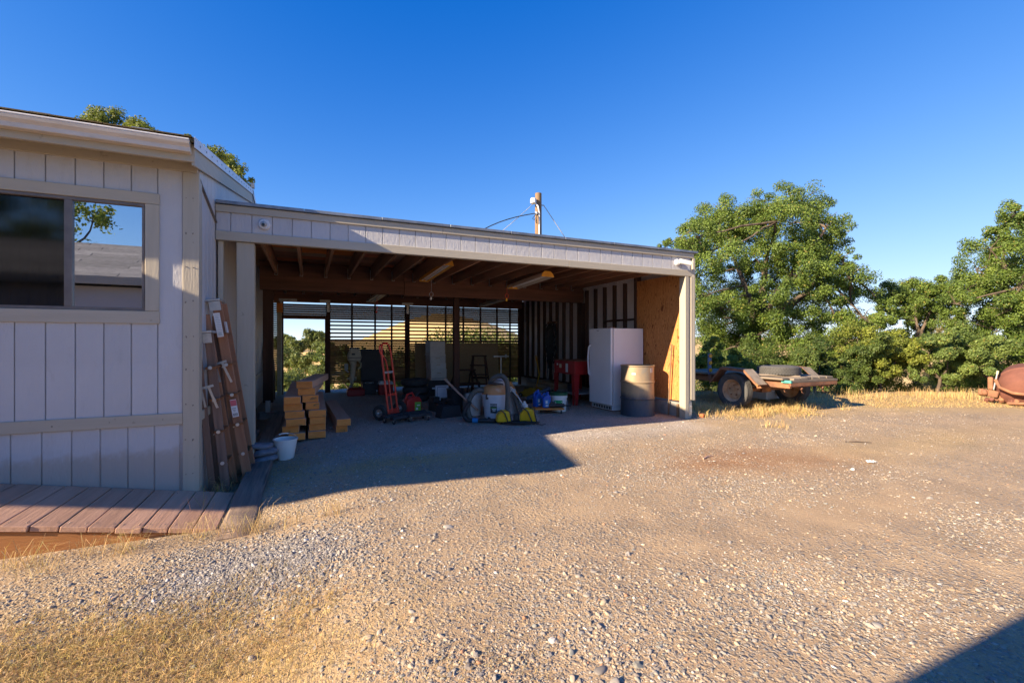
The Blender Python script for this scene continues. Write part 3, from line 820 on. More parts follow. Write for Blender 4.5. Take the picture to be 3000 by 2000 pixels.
# ------------------------------------------------------------------ neighbouring shed behind the photographer (seen in the window glass)
shed = thing('garden_shed', 'low grey shingled outbuilding reflected in the house window', 'shed', (-6, -2.2, 0))
P(MB().lim(-9.8, -1.8, -4.4, -.15, -.2, 2.25), 'wall', M_SIDING, shed)
P(MB().prism([(.05, 2.40), (-2.2, 3.30), (-4.45, 2.40), (-4.45, 2.30), (-2.2, 3.20), (.05, 2.30)], 'x', -10, -1.6), 'roof', M_GREYSHING, shed)
for k in range(14):
    y0 = .07 - k * .163
    for i in range(6):
        x0 = -10 + i * 1.4 + (k % 3) * .3
        x1 = min(x0 + 1.385, -1.58)
        s_ = MB().box((0, 0, 0), (x1 - x0, .19, .012), (-.381 - .045, 0, 0)).build('shingle', M_GREYSHING, shed)
        s_.location = Vector(((x0 + x1) / 2, y0 - .09, 2.40 + .4 * (.05 - y0 + .09) + .014)) - Vector(shed.location)
BX('fascia', M_TRIM_X, shed, -10, -1.6, .052, .075, 2.27, 2.41)

# ------------------------------------------------------------------ ramp and ties
RS = .179
rampz = lambda x: -.05 + (-.93 - x) * RS
ramp = thing('wooden_ramp', 'brown painted plank ramp rising along the house wall', 'ramp', (-1.5, 4.5, 0))
for i in range(26):
    x1 = -.637 - i * .150; x0 = x1 - .1435
    xc = (x0 + x1) / 2
    j = random.uniform(-.012, .012)
    mb = MB().box((0, 0, 0), (.1435 / math.cos(math.atan(RS)), .90, .038), (0, math.atan(RS), random.uniform(-.004, .004)))
    o = mb.build('plank', M_DECK, ramp, bevel=.005, seg=2)
    sc_ = MB()
    for yy in (-.39, -.37, .36):
        for xx in (-.045, .045): sc_.cyl((xx + random.uniform(-.004, .004), yy, .0192 - xx * RS), (xx, yy, .0205 - xx * RS), .004, n=6)
    sc_.build('screw_heads', M_FRAME, o)
    o.location = Vector((xc, 4.475 + j, rampz(xc) - .019 + random.uniform(-.002, .002))) - Vector(ramp.location)
P(MB().prism([(-.70, rampz(-.70) - .045), (-.70, -.24), (-4.5, -.14), (-4.5, rampz(-4.5) - .045)], 'y', 4.05, 4.09), 'rim_joist', M_RIM, ramp, bevel=.004)
P(MB().prism([(-.95, rampz(-.95) - .045), (-.95, -.24), (-4.5, -.2), (-4.5, rampz(-4.5) - .045)], 'y', 4.84, 4.88), 'rear_joist', M_RIM, ramp)
def tie(label, x, y0, y1, z0, z1, w=.225):
    t = MB()
    n = 12
    prof = []
    for i in range(n + 1):
        y = y0 + (y1 - y0) * i / n; z = z0 + (z1 - z0) * i / n
        for (dx, dz) in ((-w / 2, -.17), (w / 2, -.17), (w / 2, -.015), (w / 2 - .02, 0), (-w / 2 + .02, 0), (-w / 2, -.015)):
            prof.append((x + dx + random.uniform(-.006, .006), y, z + dz + random.uniform(-.006, .006)))
    fs = []
    for i in range(n):
        for j in range(6):
            a = i * 6 + j; b = i * 6 + (j + 1) % 6
            fs.append((a, b, b + 6, a + 6))
    fs += [tuple(range(5, -1, -1)), tuple(n * 6 + j for j in range(6))]
    t.add([(a - x, b - y0, c) for a, b, c in prof], fs)
    o = t.build('railway_tie', M_TIE, None, smooth=35)
    o.location = (x, y0, 0)
    return tag(o, label, 'railway tie')
tie('weathered railway tie ending beside the brown plank ramp', -.495, 3.79, 6.62, -.095, -.015)
tie('dark railway tie running beside the timber stack inside the carport', -.50, 6.66, 9.4, -.01, .03)

# ------------------------------------------------------------------ carport
CY, CB, CR = 5.83, 12.5, 5.95
cp = thing('carport', 'open-fronted carport with grey siding header, dark rafters and slatted back wall', 'carport', (2.5, 9, 0))
hd = P(MB().lim(HX + .012, CR, CY + .018, CY + .06, 2.415, 2.785), 'header', M_SIDING, cp)
k = 0; x = CR - .03
while x > HX + .02:
    x0 = max(x - .2032, HX + .006)
    if x - x0 > .03: BX('siding_board', M_SIDING, hd, x0 + .003, x - .003, CY, CY + .017, 2.50, 2.72)
    x -= .2032
jx = 3.52
BX('upper_trim', M_TRIM_X, hd, HX + .004, 1.6, CY - .024, CY - .001, 2.712, 2.79)
BX('upper_trim', M_TRIM_X, hd, 1.603, CR + .03, CY - .024, CY - .001, 2.712, 2.79)
BX('lower_trim', M_TRIM_X, hd, HX + .004, jx, CY - .022, CY + .05, 2.405, 2.505, .004)
BX('lower_trim', M_TRIM_X, hd, jx + .004, CR + .03, CY - .022, CY + .05, 2.402, 2.503, .004)
rf = P(MB().lim(HX + .01, CR + .06, CY - .005, CB + .15, 2.79, 2.815), 'roof', M_METALROOF, cp)
for i in range(8):
    x0 = HX + .01 + i * .872; BX('drip_edge', M_METALROOF, rf, x0, x0 + .868, CY - .05, CY + .1, 2.795 + random.uniform(0, .004), 2.832, .003)
# roof boards between the rafters
RX = [-.53 + .4065 * i for i in range(16)]
for (ya, yb) in ((CY + .07, 9.07), (9.25, CB - .06)):
    rows = 10
    st_ = (yb - ya) / rows
    for i in range(len(RX) - 1):
        for j in range(rows):
            y0 = ya + j * st_; ym = y0 + st_ / 2
            if 7.3 < ym < 8.2: m_ = M_SHEATH[random.choice((0, 0, 1, 1, 3))]  # rows in view painted brighter to carry light bounced off the ground
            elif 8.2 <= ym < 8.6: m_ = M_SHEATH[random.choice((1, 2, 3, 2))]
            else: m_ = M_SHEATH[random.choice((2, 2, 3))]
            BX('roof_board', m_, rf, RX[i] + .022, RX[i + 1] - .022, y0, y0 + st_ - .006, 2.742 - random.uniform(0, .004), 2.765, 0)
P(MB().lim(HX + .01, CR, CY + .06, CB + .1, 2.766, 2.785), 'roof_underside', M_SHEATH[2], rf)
for i, x in enumerate(RX):
    for (y0, y1) in ((CY + .062, 9.08), (9.24, CB - .05)):
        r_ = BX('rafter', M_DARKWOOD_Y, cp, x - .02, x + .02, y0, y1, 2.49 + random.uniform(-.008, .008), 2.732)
    for yb in (9.08, CB - .055):
        P(MB().lim(x - .026, x - .021, yb - .05, yb + .0, 2.485, 2.66).lim(x + .021, x + .026, yb - .05, yb, 2.485, 2.66).lim(x - .026, x + .026, yb - .05, yb, 2.476, 2.480), 'joist_hanger', M_GALV, cp)
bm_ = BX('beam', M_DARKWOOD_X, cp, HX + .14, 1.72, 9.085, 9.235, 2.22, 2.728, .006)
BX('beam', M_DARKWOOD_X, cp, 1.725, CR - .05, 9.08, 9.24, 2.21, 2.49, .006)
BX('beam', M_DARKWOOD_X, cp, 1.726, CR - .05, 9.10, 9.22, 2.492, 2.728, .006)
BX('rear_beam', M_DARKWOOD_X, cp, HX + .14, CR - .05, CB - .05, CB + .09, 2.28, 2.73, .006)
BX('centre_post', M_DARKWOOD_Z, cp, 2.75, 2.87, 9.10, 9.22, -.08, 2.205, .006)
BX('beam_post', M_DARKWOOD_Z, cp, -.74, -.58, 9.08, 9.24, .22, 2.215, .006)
BX('post_base', M_GALV, cp, -.70, -.62, 9.07, 9.25, .05, .26, .004)
P(MB().lathe([(.20, -.2), (.17, .05), (.0, .05)], 8), 'pier', M_CONCRETE, cp, loc=(-.66, 9.16, 0))
# front posts
BX('front_post', M_TRIM_Z, cp, -.735, -.56, CY + .02, CY + .17, -.12, 2.403, .006)
BX('wall_trim', M_TRIM_Z, cp, HX + .021, -.86, CY + .03, CY + .10, -.12, 2.403, .004)
BX('front_post', M_TRIM_Z, cp, 5.79, 5.87, CY - .02, CY + .12, -.04, 2.40, .006)
BX('front_post', M_TRIM_Z, cp, 5.875, 5.95, CY + .0, CY + .10, -.04, 2.40, .006)
BX('outer_trim', M_TRIM_Z, cp, 5.955, 6.01, CY - .025, CY + .10, .30, 2.71, .005)
BX('front_trim', M_TRIM_Z, cp, 5.915, 5.953, CY - .024, CY - .002, .31, 2.40, .004)
br = BX('post_bracket', M_GALV, cp, 5.88, 5.945, CY - .012, CY - .002, .05, .27, .002)
for z in (.11, .20):
    P(MB().cyl((5.915, CY - .035, z), (5.915, CY - .012, z), .014, n=6), 'bolt', M_GALV, br)
# right wall: studs, inside of the siding, plywood sheet, footing
rw = P(MB().lim(5.985, 6.0, CY + .10, CB + .1, .27, 2.75), 'right_wall', M_INSIDE, cp)
P(MB().lim(5.86, 6.02, CY + .14, CB + .1, -.25, .24), 'footing', M_CONCRETE, cp, bevel=.01)
for i in range(16):
    y = 7.23 + i * .351 * 1.0
    BX('stud', M_STUD, rw, 5.90, 5.985, y, y + .042, .27, 2.49, .002)
    BX('siding_panel', M_INSIDE, rw, 5.975, 5.984, y + .046, y + .346, .28, 2.70, 0)
BX('doubled_stud', M_STUD, rw, 5.86, 5.985, 7.155, 7.228, .27, 2.73, .002)
BX('wall_post', M_STUD, rw, 5.84, 5.98, 9.09, 9.23, .2, 2.205, .002)
BX('nailer', M_STUD, rw, 5.885, 5.899, 7.23, 8.3, 1.72, 1.76, .002)
BX('sill_plate', M_STUD, rw, 5.88, 5.985, 7.15, CB, .24, .275, .002)
P(MB().lim(5.874, 5.886, 5.96, 7.15, .27, 2.47), 'plywood_sheet', M_PLY, cp, loc=None)
BX('short_post', M_GREYWOOD_Z, cp, 5.80, 5.85, 5.98, 6.03, -.05, .22, .004)
# back wall: posts, rails, slats, wide-gapped band, door opening at the left end
bw = node('back_wall', cp)
for x, w_ in ((-.62, .10), (.45, .10), (2.45, .12), (5.85, .12)):
    BX('wall_post', M_DARKWOOD_Z, bw, x - w_ / 2, x + w_ / 2, CB - .05, CB + .05, -.1, 2.279, .004)
for x in (1.02, 1.6, 2.03, 3.0, 3.52, 4.04, 4.56, 5.08, 5.5):
    BX('batten', M_STUD, bw, x - .022, x + .022, CB - .045, CB - .004, .12, 2.27, .002)
BX('rail', M_DARKWOOD_X, bw, .50, 2.39, CB - .05, CB - .001, 1.30, 1.36, .003)
BX('rail', M_DARKWOOD_X, bw, 2.51, 5.79, CB - .05, CB - .001, 1.27, 1.33, .003)
BX('door_header', M_DARKWOOD_X, bw, -.57, .40, CB - .045, CB + .045, 1.86, 1.96, .003)
BX('door_jamb', M_DARKWOOD_Z, bw, .372, .40, CB - .06, CB + .06, -.05, 1.859, .003)
BX('door_jamb', M_PALEWOOD, bw, -.70, -.60, CB - .22, CB - .06, -.05, 2.20, .004)
BX('post_cap', M_LUMBER_END, bw, -.71, -.58, CB - .235, CB - .055, 2.0, 2.22, .004)
def slats(x0, x1, z0, z1, pitch, h, dy=0):
    z = z0
    while z + h < z1 + 1e-6:
        BX('slat', M_SLAT, bw, x0, x1, CB + .002 + dy, CB + .022 + dy, z, z + h, 0); z += pitch
slats(-.57, .40, 1.965, 2.279, .055, .051)
slats(-.92, -.67, .1, 2.279, .052, .043)
for x0, x1, zr in ((.50, 2.39, 1.36), (2.51, 5.79, 1.33)):
    slats(x0, x1, zr + .50, 2.279, .055, .0515)
    slats(x0, x1, zr + .035, zr + .50, .098, .044)
slats(.50, 2.39, .22, 1.30, .047, .0425)
slats(2.51, 5.79, .22, 1.27, .047, .0435)
for (x, arms) in ((2.45, (-.15, .15)), (.45, (-.2, .05)), (-.62, (-.05, .35))):
    P(MB().lim(x + arms[0], x + arms[1], CB - .058, CB - .053, 2.285, 2.35).lim(x - .03, x + .03, CB - .058, CB - .053, 2.05, 2.284), 'tie_plate', M_GALV, bw)
# ------------------------------------------------------------------ cameras on the header
t = thing('dome_camera', 'white round security camera on the left of the carport header', 'camera', (-.46, CY, 2.615))
mY = Matrix.Rotation(R(90), 4, 'X')
MB().lathe([(.062, 0), (.062, .018), (.05, .034), (0, .036)], 28, mY).build('base', M_FLASH, t, smooth=40)
MB().lathe([(.032, .03), (.032, .05), (.024, .066), (.0, .072)], 20, mY).build('dome', M_GREYPL, t, smooth=60)
MB().lathe([(.016, .066), (.014, .078), (.0, .079)], 16, mY).build('lens', M_LENS, t, smooth=50, loc=(-.004, 0, -.012))
t = thing('bullet_camera', 'white bullet security camera at the right end of the carport header', 'camera', (5.62, CY, 2.62))
MB().lathe([(.055, 0), (.055, .02), (.04, .035), (0, .036)], 24, mY).build('base', M_FLASH, t, smooth=40)
MB().tube([(0, -.03, 0), (.01, -.07, .0), (.04, -.09, -.005)], .014, 10).build('arm', M_GREYPL, t, smooth=50)
d_ = Vector((.85, -.42, -.22)).normalized()
b0 = Vector((-.01, -.075, .005))
MB().tube([b0, b0 + d_ * .19], .036, 18).build('body', M_FLASH, t, smooth=40, bevel=.004)
MB().bar(b0 + d_ * .0 + Vector((0, 0, .038)), b0 + d_ * .22 + Vector((0, 0, .034)), .07, .006).build('sun_hood', M_FLASH, t)
MB().tube([b0 + d_ * .189, b0 + d_ * .193], .028, 18).build('lens', M_LENS, t)

# ------------------------------------------------------------------ shop lights and pull cords
def shop_light(label, p, q, w, tubes, hood, end):
    p, q = Vector(p), Vector(q)
    t = thing('shop_light', label, 'light', tuple((p + q) / 2), 0, 'fluorescent shop lights under the rafters')
    c = (p + q) / 2; d = (q - p) / 2; L_ = (q - p).length
    ang = math.atan2(d.y, d.x) - math.pi / 2
    pitch = math.asin(d.z / (L_ / 2))
    rot_ = Euler((pitch, 0, ang))
    pr = [(-w / 2, -.02), (-w / 2 + .004, -.022), (-w * .28, .05), (w * .28, .05), (w / 2 - .004, -.022), (w / 2, -.02), (w * .30, .056), (-w * .30, .056)]
    MB().prism(pr, 'y', -L_ / 2 + .002, L_ / 2 - .002).build('hood', hood, t, rot=rot_)
    for s in (-1, 1):
        MB().prism([(-w / 2, -.02), (w / 2, -.02), (w * .42, .035), (w * .22, .075), (-w * .22, .075), (-w * .42, .035)], 'y', s * L_ / 2 - .004 * s, s * L_ / 2 + .004 * s).build('end_cap', end, t, rot=rot_)
    for i in range(tubes):
        x = (i - (tubes - 1) / 2) * w * .4
        MB().cyl((x, -L_ / 2 + .03, .01), (x, L_ / 2 - .03, .01), .017, n=10).build('lamp_tube', M_TUBE, t, rot=rot_, smooth=50)
    for s in (-.8, .8):
        hz = 2.49 - c.z
        MB().tube([rot_.to_matrix() @ Vector((0, s * L_ / 2, .055)), Vector((d.x * s, d.y * s, max(hz, .1)))], .003, 5).build('hanger_wire', M_WIRE, t)
    return t
shop_light('twin-tube shop light with tan hood near the middle of the carport ceiling', (1.98, 6.85, 2.50), (1.86, 8.02, 2.38), .17, 2, M_LAMPEND, M_LAMPEND)
shop_light('large hooded shop light with yellow end plate right of the ceiling centre', (3.60, 6.62, 2.385), (3.50, 7.82, 2.31), .25, 1, M_LAMPHOOD, M_LAMPEND)
shop_light('small pale shop light above the slats, hung left of the centre post', (1.40, 9.95, 2.30), (1.32, 11.1, 2.24), .2, 2, M_LAMPHOOD, M_LAMPHOOD)
shop_light('pale shop light above the slats, hung right of the centre post', (4.18, 9.95, 2.29), (4.10, 11.1, 2.22), .17, 2, M_LAMPHOOD, M_LAMPHOOD)
def cord(name, label, cat, p, m_, body, drop, loop):
    t = thing(name, label, cat, p)
    pts = [(0, 0, drop), (.002, 0, drop * .4), (0, 0, .06)]
    MB().tube(pts, .004, 6).build('cord', m_, t)
    lp = [(loop * math.sin(a), .004 * math.cos(3 * a), .06 - loop * 1.2 * (1 - math.cos(a))) for a in np.linspace(0, 2 * math.pi, 15)]
    MB().tube(lp, .005, 6).build('loop', m_, t, smooth=60)
    MB().box((-.008, 0, -.02 - loop), (.035, .02, .05), (0, .3, 0)).build('socket', body, t, bevel=.006)
cord('orange_cord', 'orange extension cord end hanging in a loop beneath the hooded shop light', 'cord', (3.42, 7.9, 2.14), M_RED, M_YELLOW, .16, .035)
cord('power_lead', 'white power lead with plug hanging in a loop left of the centre post', 'cord', (2.02, 8.1, 2.13), M_GREYPL, M_WHITE_PL, .36, .035)
cord('thin_cord', 'thin red pull cord hanging under the small pale shop light', 'cord', (1.36, 10.3, 1.98), M_RED, M_RED, .28, .012)

# ------------------------------------------------------------------ step ladders leaning on the house wall
def ladder(label, foot, top, dy, m_, tread, capm, rails=.075, back=.055, n=5, stickers=False, old=False):
    """folded wooden step ladder: near and far side rails, rear legs, treads, top cap"""
    foot, top = Vector(foot), Vector(top)
    t = thing('step_ladder', label, 'ladder', tuple(foot))
    d = top - foot; L_ = d.length; d.normalize()
    side = Vector((0, 1, 0)); out = d.cross(side); out = out if out.x > 0 else -out
    m0 = Matrix((out, side, d)).transposed()
    def W_(x, y, z): return m0 @ Vector((x, y, z))
    for s in (0, dy):
        yb = .0 if s == 0 else 0
        MB().box((0, 0, L_ / 2), (rails, .026, L_)).build('side_rail', m_, t, rot=m0.to_euler(), bevel=.003, loc=tuple(W_(0, s + .013, 0)))
        gap = -rails / 2 - back / 2 - .022
        pa, pb = W_(gap * 1.35, s * .9 + .05, .0), W_(gap, s * .9 + .05, L_ - .12)
        rl = MB(); dd = (pb - pa); rl.box((0, 0, dd.length / 2), (back, .022, dd.length))
        o = rl.build('rear_leg', m_, t, bevel=.003, loc=tuple(pa))
        ax = dd.normalized(); o_ = ax.cross(side); o_ = o_ if o_.x > 0 else -o_
        o.rotation_euler = Matrix((o_.normalized(), o_.normalized().cross(ax) * -1, ax)).transposed().to_euler()
    for i in range(1, n + 1):
        z = L_ * i / (n + 1) - .02
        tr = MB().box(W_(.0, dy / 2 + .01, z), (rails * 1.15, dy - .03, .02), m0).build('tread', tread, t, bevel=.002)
        if i in (2, 4): MB().cyl(W_(-.04, .012, z - .02), W_(-.04, dy, z - .02), .005, n=6).build('tread_rod', M_CHROME, t)
        MB().cyl(W_(0, -.006, z), W_(0, .002, z), .017, n=12).cyl(W_(0, -.009, z), W_(0, -.006, z), .008, n=8).build('washer', M_GALV, t)
    MB().box(W_(-.02, dy / 2 + .01, L_ + .01), (rails + .055, dy + .05, .022), m0).build('top_cap', capm, t, bevel=.004)
    MB().box(W_(0, -.004, L_ - .05), (rails + .012, .004, .09), m0).build('cap_bracket', M_GALV, t)
    # spreader
    z = L_ * .66
    MB().bar(W_(-.10, -.008, z + .01), W_(.01, -.008, z + .03), .006, .022, (0, 0, 1)).bar(W_(-.09, -.010, z), W_(-.075, -.010, z - .17), .018, .006, (0, 1, 0)).bar(W_(-.03, -.010, z + .02), W_(.02, -.010, z - .19), .02, .006, (0, 1, 0)).build('spreader', M_GALV, t)
    if stickers:
        def stick(z0, z1, w_, mm, nm='sticker', dx=0):
            return MB().box(W_(dx, -.0025, (z0 + z1) / 2), (w_, .002, z1 - z0), m0).build(nm, mm, t)
        s1 = stick(L_ - .36, L_ - .12, .055, M_PAPER)
        for j in range(13):
            z = L_ - .14 - j * .017
            MB().box(W_(0, -.004, z), (.042 - .008 * (j % 3), .001, .004), m0).build('printed_line', M_GREYPL, s1)
        s2 = stick(L_ * .42 - .10, L_ * .42 + .08, .055, M_PAPER)
        MB().box(W_(0, -.004, L_ * .42 + .045), (.052, .001, .06), m0).build('printed_block', M_PINK, s2)
        for j in range(7): MB().box(W_(-.018 + j * .006, -.004, L_ * .42 - .075), (.003, .001, .03), m0).build('printed_bar', M_INK, s2)
        for j in range(3): MB().box(W_(-.004, -.004, L_ * .42 - .01 - j * .016), (.036 - .008 * j, .001, .004), m0).build('printed_line', M_INK, s2)
        MB().box(W_(.0395, dy * .5, L_ - .27), (.002, dy * .5, .13), m0).build('sticker', M_PAPER, t)
    return t
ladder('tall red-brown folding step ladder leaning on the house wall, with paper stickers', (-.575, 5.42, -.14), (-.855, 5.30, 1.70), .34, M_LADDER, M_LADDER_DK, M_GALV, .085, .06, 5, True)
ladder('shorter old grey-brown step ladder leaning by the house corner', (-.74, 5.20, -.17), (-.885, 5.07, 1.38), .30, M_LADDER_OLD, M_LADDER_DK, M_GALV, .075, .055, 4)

# ------------------------------------------------------------------ timber
def timber(label, c, L_, w_, h_, rotz, group):
    """a squared timber lying along y from its near sawn end"""
    t = thing('timber', label, 'timber', c, rotz, group)
    MB().lim(-w_ / 2, w_ / 2, .006, L_, 0, h_).build('beam', M_LUMBER, t, bevel=.004)
    MB().lim(-w_ / 2 + .003, w_ / 2 - .003, 0, .006, .003, h_ - .003).build('sawn_end', M_LUMBER_END, t, bevel=.002)
    return t
grp = 'sawn timbers stacked beside the back door'
H = .0965
tl = [(-.085, .075, 0, 'bottom timber of the left column in the timber stack'), (-.16, .13, 1, 'second timber up of the left column in the stack, right above the bucket rim'),
      (-.155, .24, 2, 'third timber up of the left column in the stack'), (-.17, .235, 3, 'fourth timber up of the left column in the stack'),
      (-.19, .225, 4, 'fifth timber up of the left column in the stack'), (-.20, .19, 5, 'upper timber of the left column, its top in daylight')]
for (xc, w2, k_, lab) in tl:
    wd = max(w2, .2)
    timber(lab, (xc - (.06 if k_ < 2 else 0), 6.62 + .03 * math.sin(k_ * 2.1), k_ * H), 2.4 + .05 * k_, wd, H - .002, random.uniform(-.012, .012), grp)
tr_ = [(.10, .22, 0, 'wide bottom timber of the right column in the stack, with two white spots'), (.105, .21, 1, 'second timber up of the right column in the stack'),
       (.11, .20, 2, 'dark third timber up of the right column in the stack'), (.105, .215, 3, 'fourth timber up of the right column, catching light on top'),
       (.045, .17, 4, 'fifth timber up of the right column in the stack'), (.02, .20, 5, 'sixth timber up of the right column, under the two top ones')]
for (xc, wd, k_, lab) in tr_:
    timber(lab, (xc, 6.66 + .04 * math.sin(k_ * 1.7), k_ * H), 2.3 + .04 * k_, wd, H - .002, random.uniform(-.012, .012), grp)
timber('second timber from the top of the stack, set across both columns', (-.03, 6.70, 6 * H), 1.7, .215, H - .002, -.09, grp)
timber('topmost timber of the stack, turned towards the right', (-.055, 6.68, 7 * H), 1.45, .205, H - .002, -.17, grp)
grp2 = 'two timbers lying right of the stack'
timber('lower of the two timbers lying right of the stack', (.43, 6.95, .0), 2.3, .16, H, .02, grp2)
timber('upper of the two timbers lying right of the stack', (.455, 6.90, H + .002), 2.3, .19, H, .035, grp2)

# ------------------------------------------------------------------ bucket and stones by the tie
t = thing('white_bucket', 'white plastic bucket with raised handle in front of the timber stack', 'bucket', (-.255, 6.06, gz(-.255, 6.06) - .005))
MB().lathe([(.0, 0), (.088, 0), (.092, .006), (.127, .225), (.136, .227), (.137, .240), (.126, .241), (.086, .012), (.0, .012)], 32).build('pail', M_WHITE_PL, t, smooth=40)
hp = [(.134 * math.cos(a), -.05 * math.sin(a), .225 + .085 * math.sin(a)) for a in np.linspace(0, math.pi, 13)]
MB().tube(hp, .0028, 6).build('bail', M_GALV, t)
MB().tube([hp[5], hp[6], hp[7], hp[8]], .009, 8).build('grip', M_WHITE_PL, t, smooth=50)
for i, (lab, x, y, z, rx, ry, rz_) in enumerate((
        ('bottom flat grey stone of the three stacked beside the white bucket', -.47, 5.93, -.045, .145, .13, .045),
        ('middle grey stone of the three stacked beside the white bucket', -.465, 5.93, .035, .135, .12, .045),
        ('top grey stone of the stack beside the white bucket, with pointed end', -.50, 5.93, .108, .125, .10, .038))):
    pr = []
    mb = MB(); n = 20
    for a in range(9):
        th = -math.pi / 2 + math.pi * a / 8
        r_ = math.cos(th) ** .7 if 0 < a < 8 else .001
        pr.append((r_, math.sin(th)))
    mb.lathe(pr, n)
    mb.v = [(x_ * rx * (1 + (.28 if i == 2 and x_ < -.5 else 0) * abs(x_)) + .006 * math.sin(5 * y_ + i), y_ * ry + .006 * math.sin(4 * x_ + i), z_ * rz_ + .008 * math.sin(3 * x_ + 2 * i)) for x_, y_, z_ in mb.v]
    o = mb.build('flat_stone', M_STONE, None, smooth=80, loc=(x, y, z), rot=(0, (-.03, -.12, .05)[i], i * .15))
    tag(o, lab, 'stone', 'three stones stacked on the tie')
for lab, x, y, s_, h_ in (('square concrete block in the gap behind the stacked stones', -.74, 6.6, .15, .30), ('dark concrete block lying behind the front post', -.76, 7.5, .2, .16)):
    o = MB().lim(-s_ / 2 * .9, s_ / 2 * .9, -s_, s_, 0, h_).build('concrete_block', M_CONCRETE, None, bevel=.012, loc=(x, y, -.16))
    tag(o, lab, 'block')

# ------------------------------------------------------------------ inside, left: planks by the door, outboard motor and boxes
for lab, p, q, w_, m_ in (('dark plank leaning in the corner left of the back door', (-.80, 11.2, 0), (-.88, 11.9, 1.75), .16, M_DARKWOOD_Z),
                          ('curved brown slab leaning against the left door jamb', (-.70, 11.4, 0), (-.86, 12.0, 1.5), .12, M_STUD),
                          ('pale plank leaning behind the dark ones left of the door', (-.84, 10.7, 0), (-.90, 11.4, 1.2), .14, M_LUMBER)):
    mb = MB(); p, q = Vector(p), Vector(q)
    pr = None
    pts = [p + (q - p) * i / 5 + Vector((.05 * math.sin(math.pi * i / 5), -.03 * math.sin(math.pi * i / 5), 0)) for i in range(6)]
    for a, b in zip(pts[:-1], pts[1:]): mb.bar(a - p, b - p, .03, w_, (0, 1, 0))
    tag(mb.build('leaning_plank', m_, None, loc=tuple(p)), lab, 'plank')
t = thing('outboard_motor', 'cream outboard boat motor hanging upright against the slatted wall', 'outboard motor', (1.04, 12.2, 0))
cw = MB().prism([(-.14, .80), (.16, .80), (.18, .90), (.13, 1.13), (-.09, 1.14), (-.15, .95)], 'y', -.14, .13).build('cowling', M_CREAM, t, bevel=.035, seg=3, smooth=45)
MB().lim(-.145, .165, -.147, -.142, .885, .90).build('cowl_seam', M_INK, cw)
MB().lim(-.06, .02, -.149, -.144, .96, 1.0).build('emblem', M_INK, cw)
MB().tube([(-.02, 0, .82), (-.01, 0, .70), (-.02, 0, .5), (-.04, 0, .38), (-.05, 0, .22)], [.10, .075, .06, .07, .04], 10).build('leg', M_CREAM, t, smooth=50)
MB().tube([(-.16, 0, .36), (.06, 0, .36)], [.02, .055], 10).build('gearcase', M_CREAM, t, smooth=50)
MB().lathe([(.0, -.05), (.035, -.03), (.05, .02), (.035, .06), (0, .08)], 12).build('propeller_hub', M_CREAM, t, smooth=60, loc=(-.07, 0, .14))
MB().tube([(.10, -.02, .82), (.17, -.06, .74), (.16, -.10, .66), (.10, -.08, .60)], .02, 8).build('steering_arm', M_CREAM, t, smooth=50)
MB().box((-.18, .0, .66), (.08, .12, .16)).bar((-.22, 0, .60), (-.12, 0, .52), .03, .03).build('clamp', M_GREYPL, t, bevel=.01)
tag(MB().lim(-.29, .29, 0, .03, 0, 1.08).lim(.10, .19, -.006, 0, .96, 1.04).build('dark_panel', M_INK, None, loc=(1.52, 12.36, 0.02), bevel=.004), 'black board leaning on the slats right of the outboard motor', 'board')
tag(MB().lim(-.20, .20, -.14, .14, 0, .16).lim(-.16, .16, -.1, .1, .16, .19).cyl((.1, 0, .19), (.1, 0, .22), .03).build('fuel_tank', M_DKRED, None, loc=(1.03, 11.55, .0), bevel=.02, smooth=40), 'dark red fuel tank on the floor below the outboard motor', 'fuel tank')
t = thing('battery_box', 'black battery box with white label strip beside the red fuel tank', 'box', (1.36, 11.75, 0))
MB().lim(-.16, .16, -.11, .11, 0, .25).build('case', M_BLACK, t, bevel=.01)
MB().lim(-.17, .17, -.12, .12, .25, .32).build('lid', M_BLACK, t, bevel=.015)
MB().lim(-.10, .10, -.123, -.121, .265, .27).lim(-.10, .10, -.123, -.121, .30, .305).lim(-.10, -.095, -.123, -.121, .265, .305).lim(.095, .10, -.123, -.121, .265, .305).lim(-.02, .06, -.123, -.121, .28, .29).build('label', M_GREYPL, t)
t = thing('picnic_cooler', 'dark red cooler with white lid on the floor behind the hand truck', 'cooler', (1.72, 11.5, 0))
MB().lim(-.17, .17, -.12, .12, 0, .25).build('body', M_DKRED, t, bevel=.02)
MB().prism([(-.18, .25), (.18, .25), (.15, .33), (-.15, .33)], 'y', -.13, .13).build('lid', M_WHITE_PL, t, bevel=.015)

# ------------------------------------------------------------------ hand truck, petrol can, dollies
ht = thing('hand_truck', 'red tubular hand truck with black pneumatic wheels standing in the carport', 'hand truck', (1.34, 7.86, 0), R(46))
def tilt(x, z): return (x - .055 * z / 1.0, .03 + .10 * z, z)
rl = [tilt(-.135, .06), tilt(-.135, .5), tilt(-.13, 1.12), tilt(-.10, 1.23), tilt(-.05, 1.27), tilt(.05, 1.27), tilt(.10, 1.23), tilt(.13, 1.12), tilt(.135, .5), tilt(.135, .06)]
MB().tube(rl, .0165, 10).build('frame', M_RED, ht, smooth=50)
MB().tube([tilt(-.02, .10), tilt(-.02, .9), tilt(-.04, .98), tilt(-.10, 1.06), tilt(-.17, 1.12), tilt(-.175, 1.2), tilt(-.13, 1.25)], .013, 8).build('centre_rail', M_RED, ht, smooth=50)
for z in (.40, .78):
    MB().bar(tilt(-.135, z), tilt(.135, z), .012, .034, (0, 0, 1)).build('cross_bar', M_RED if z < .5 else M_GREYPL, ht, bevel=.002)
MB().lim(-.17, .17, -.19, .05, .02, .028).lim(-.17, .17, .04, .05, .02, .16).build('toe_plate', M_RED, ht)
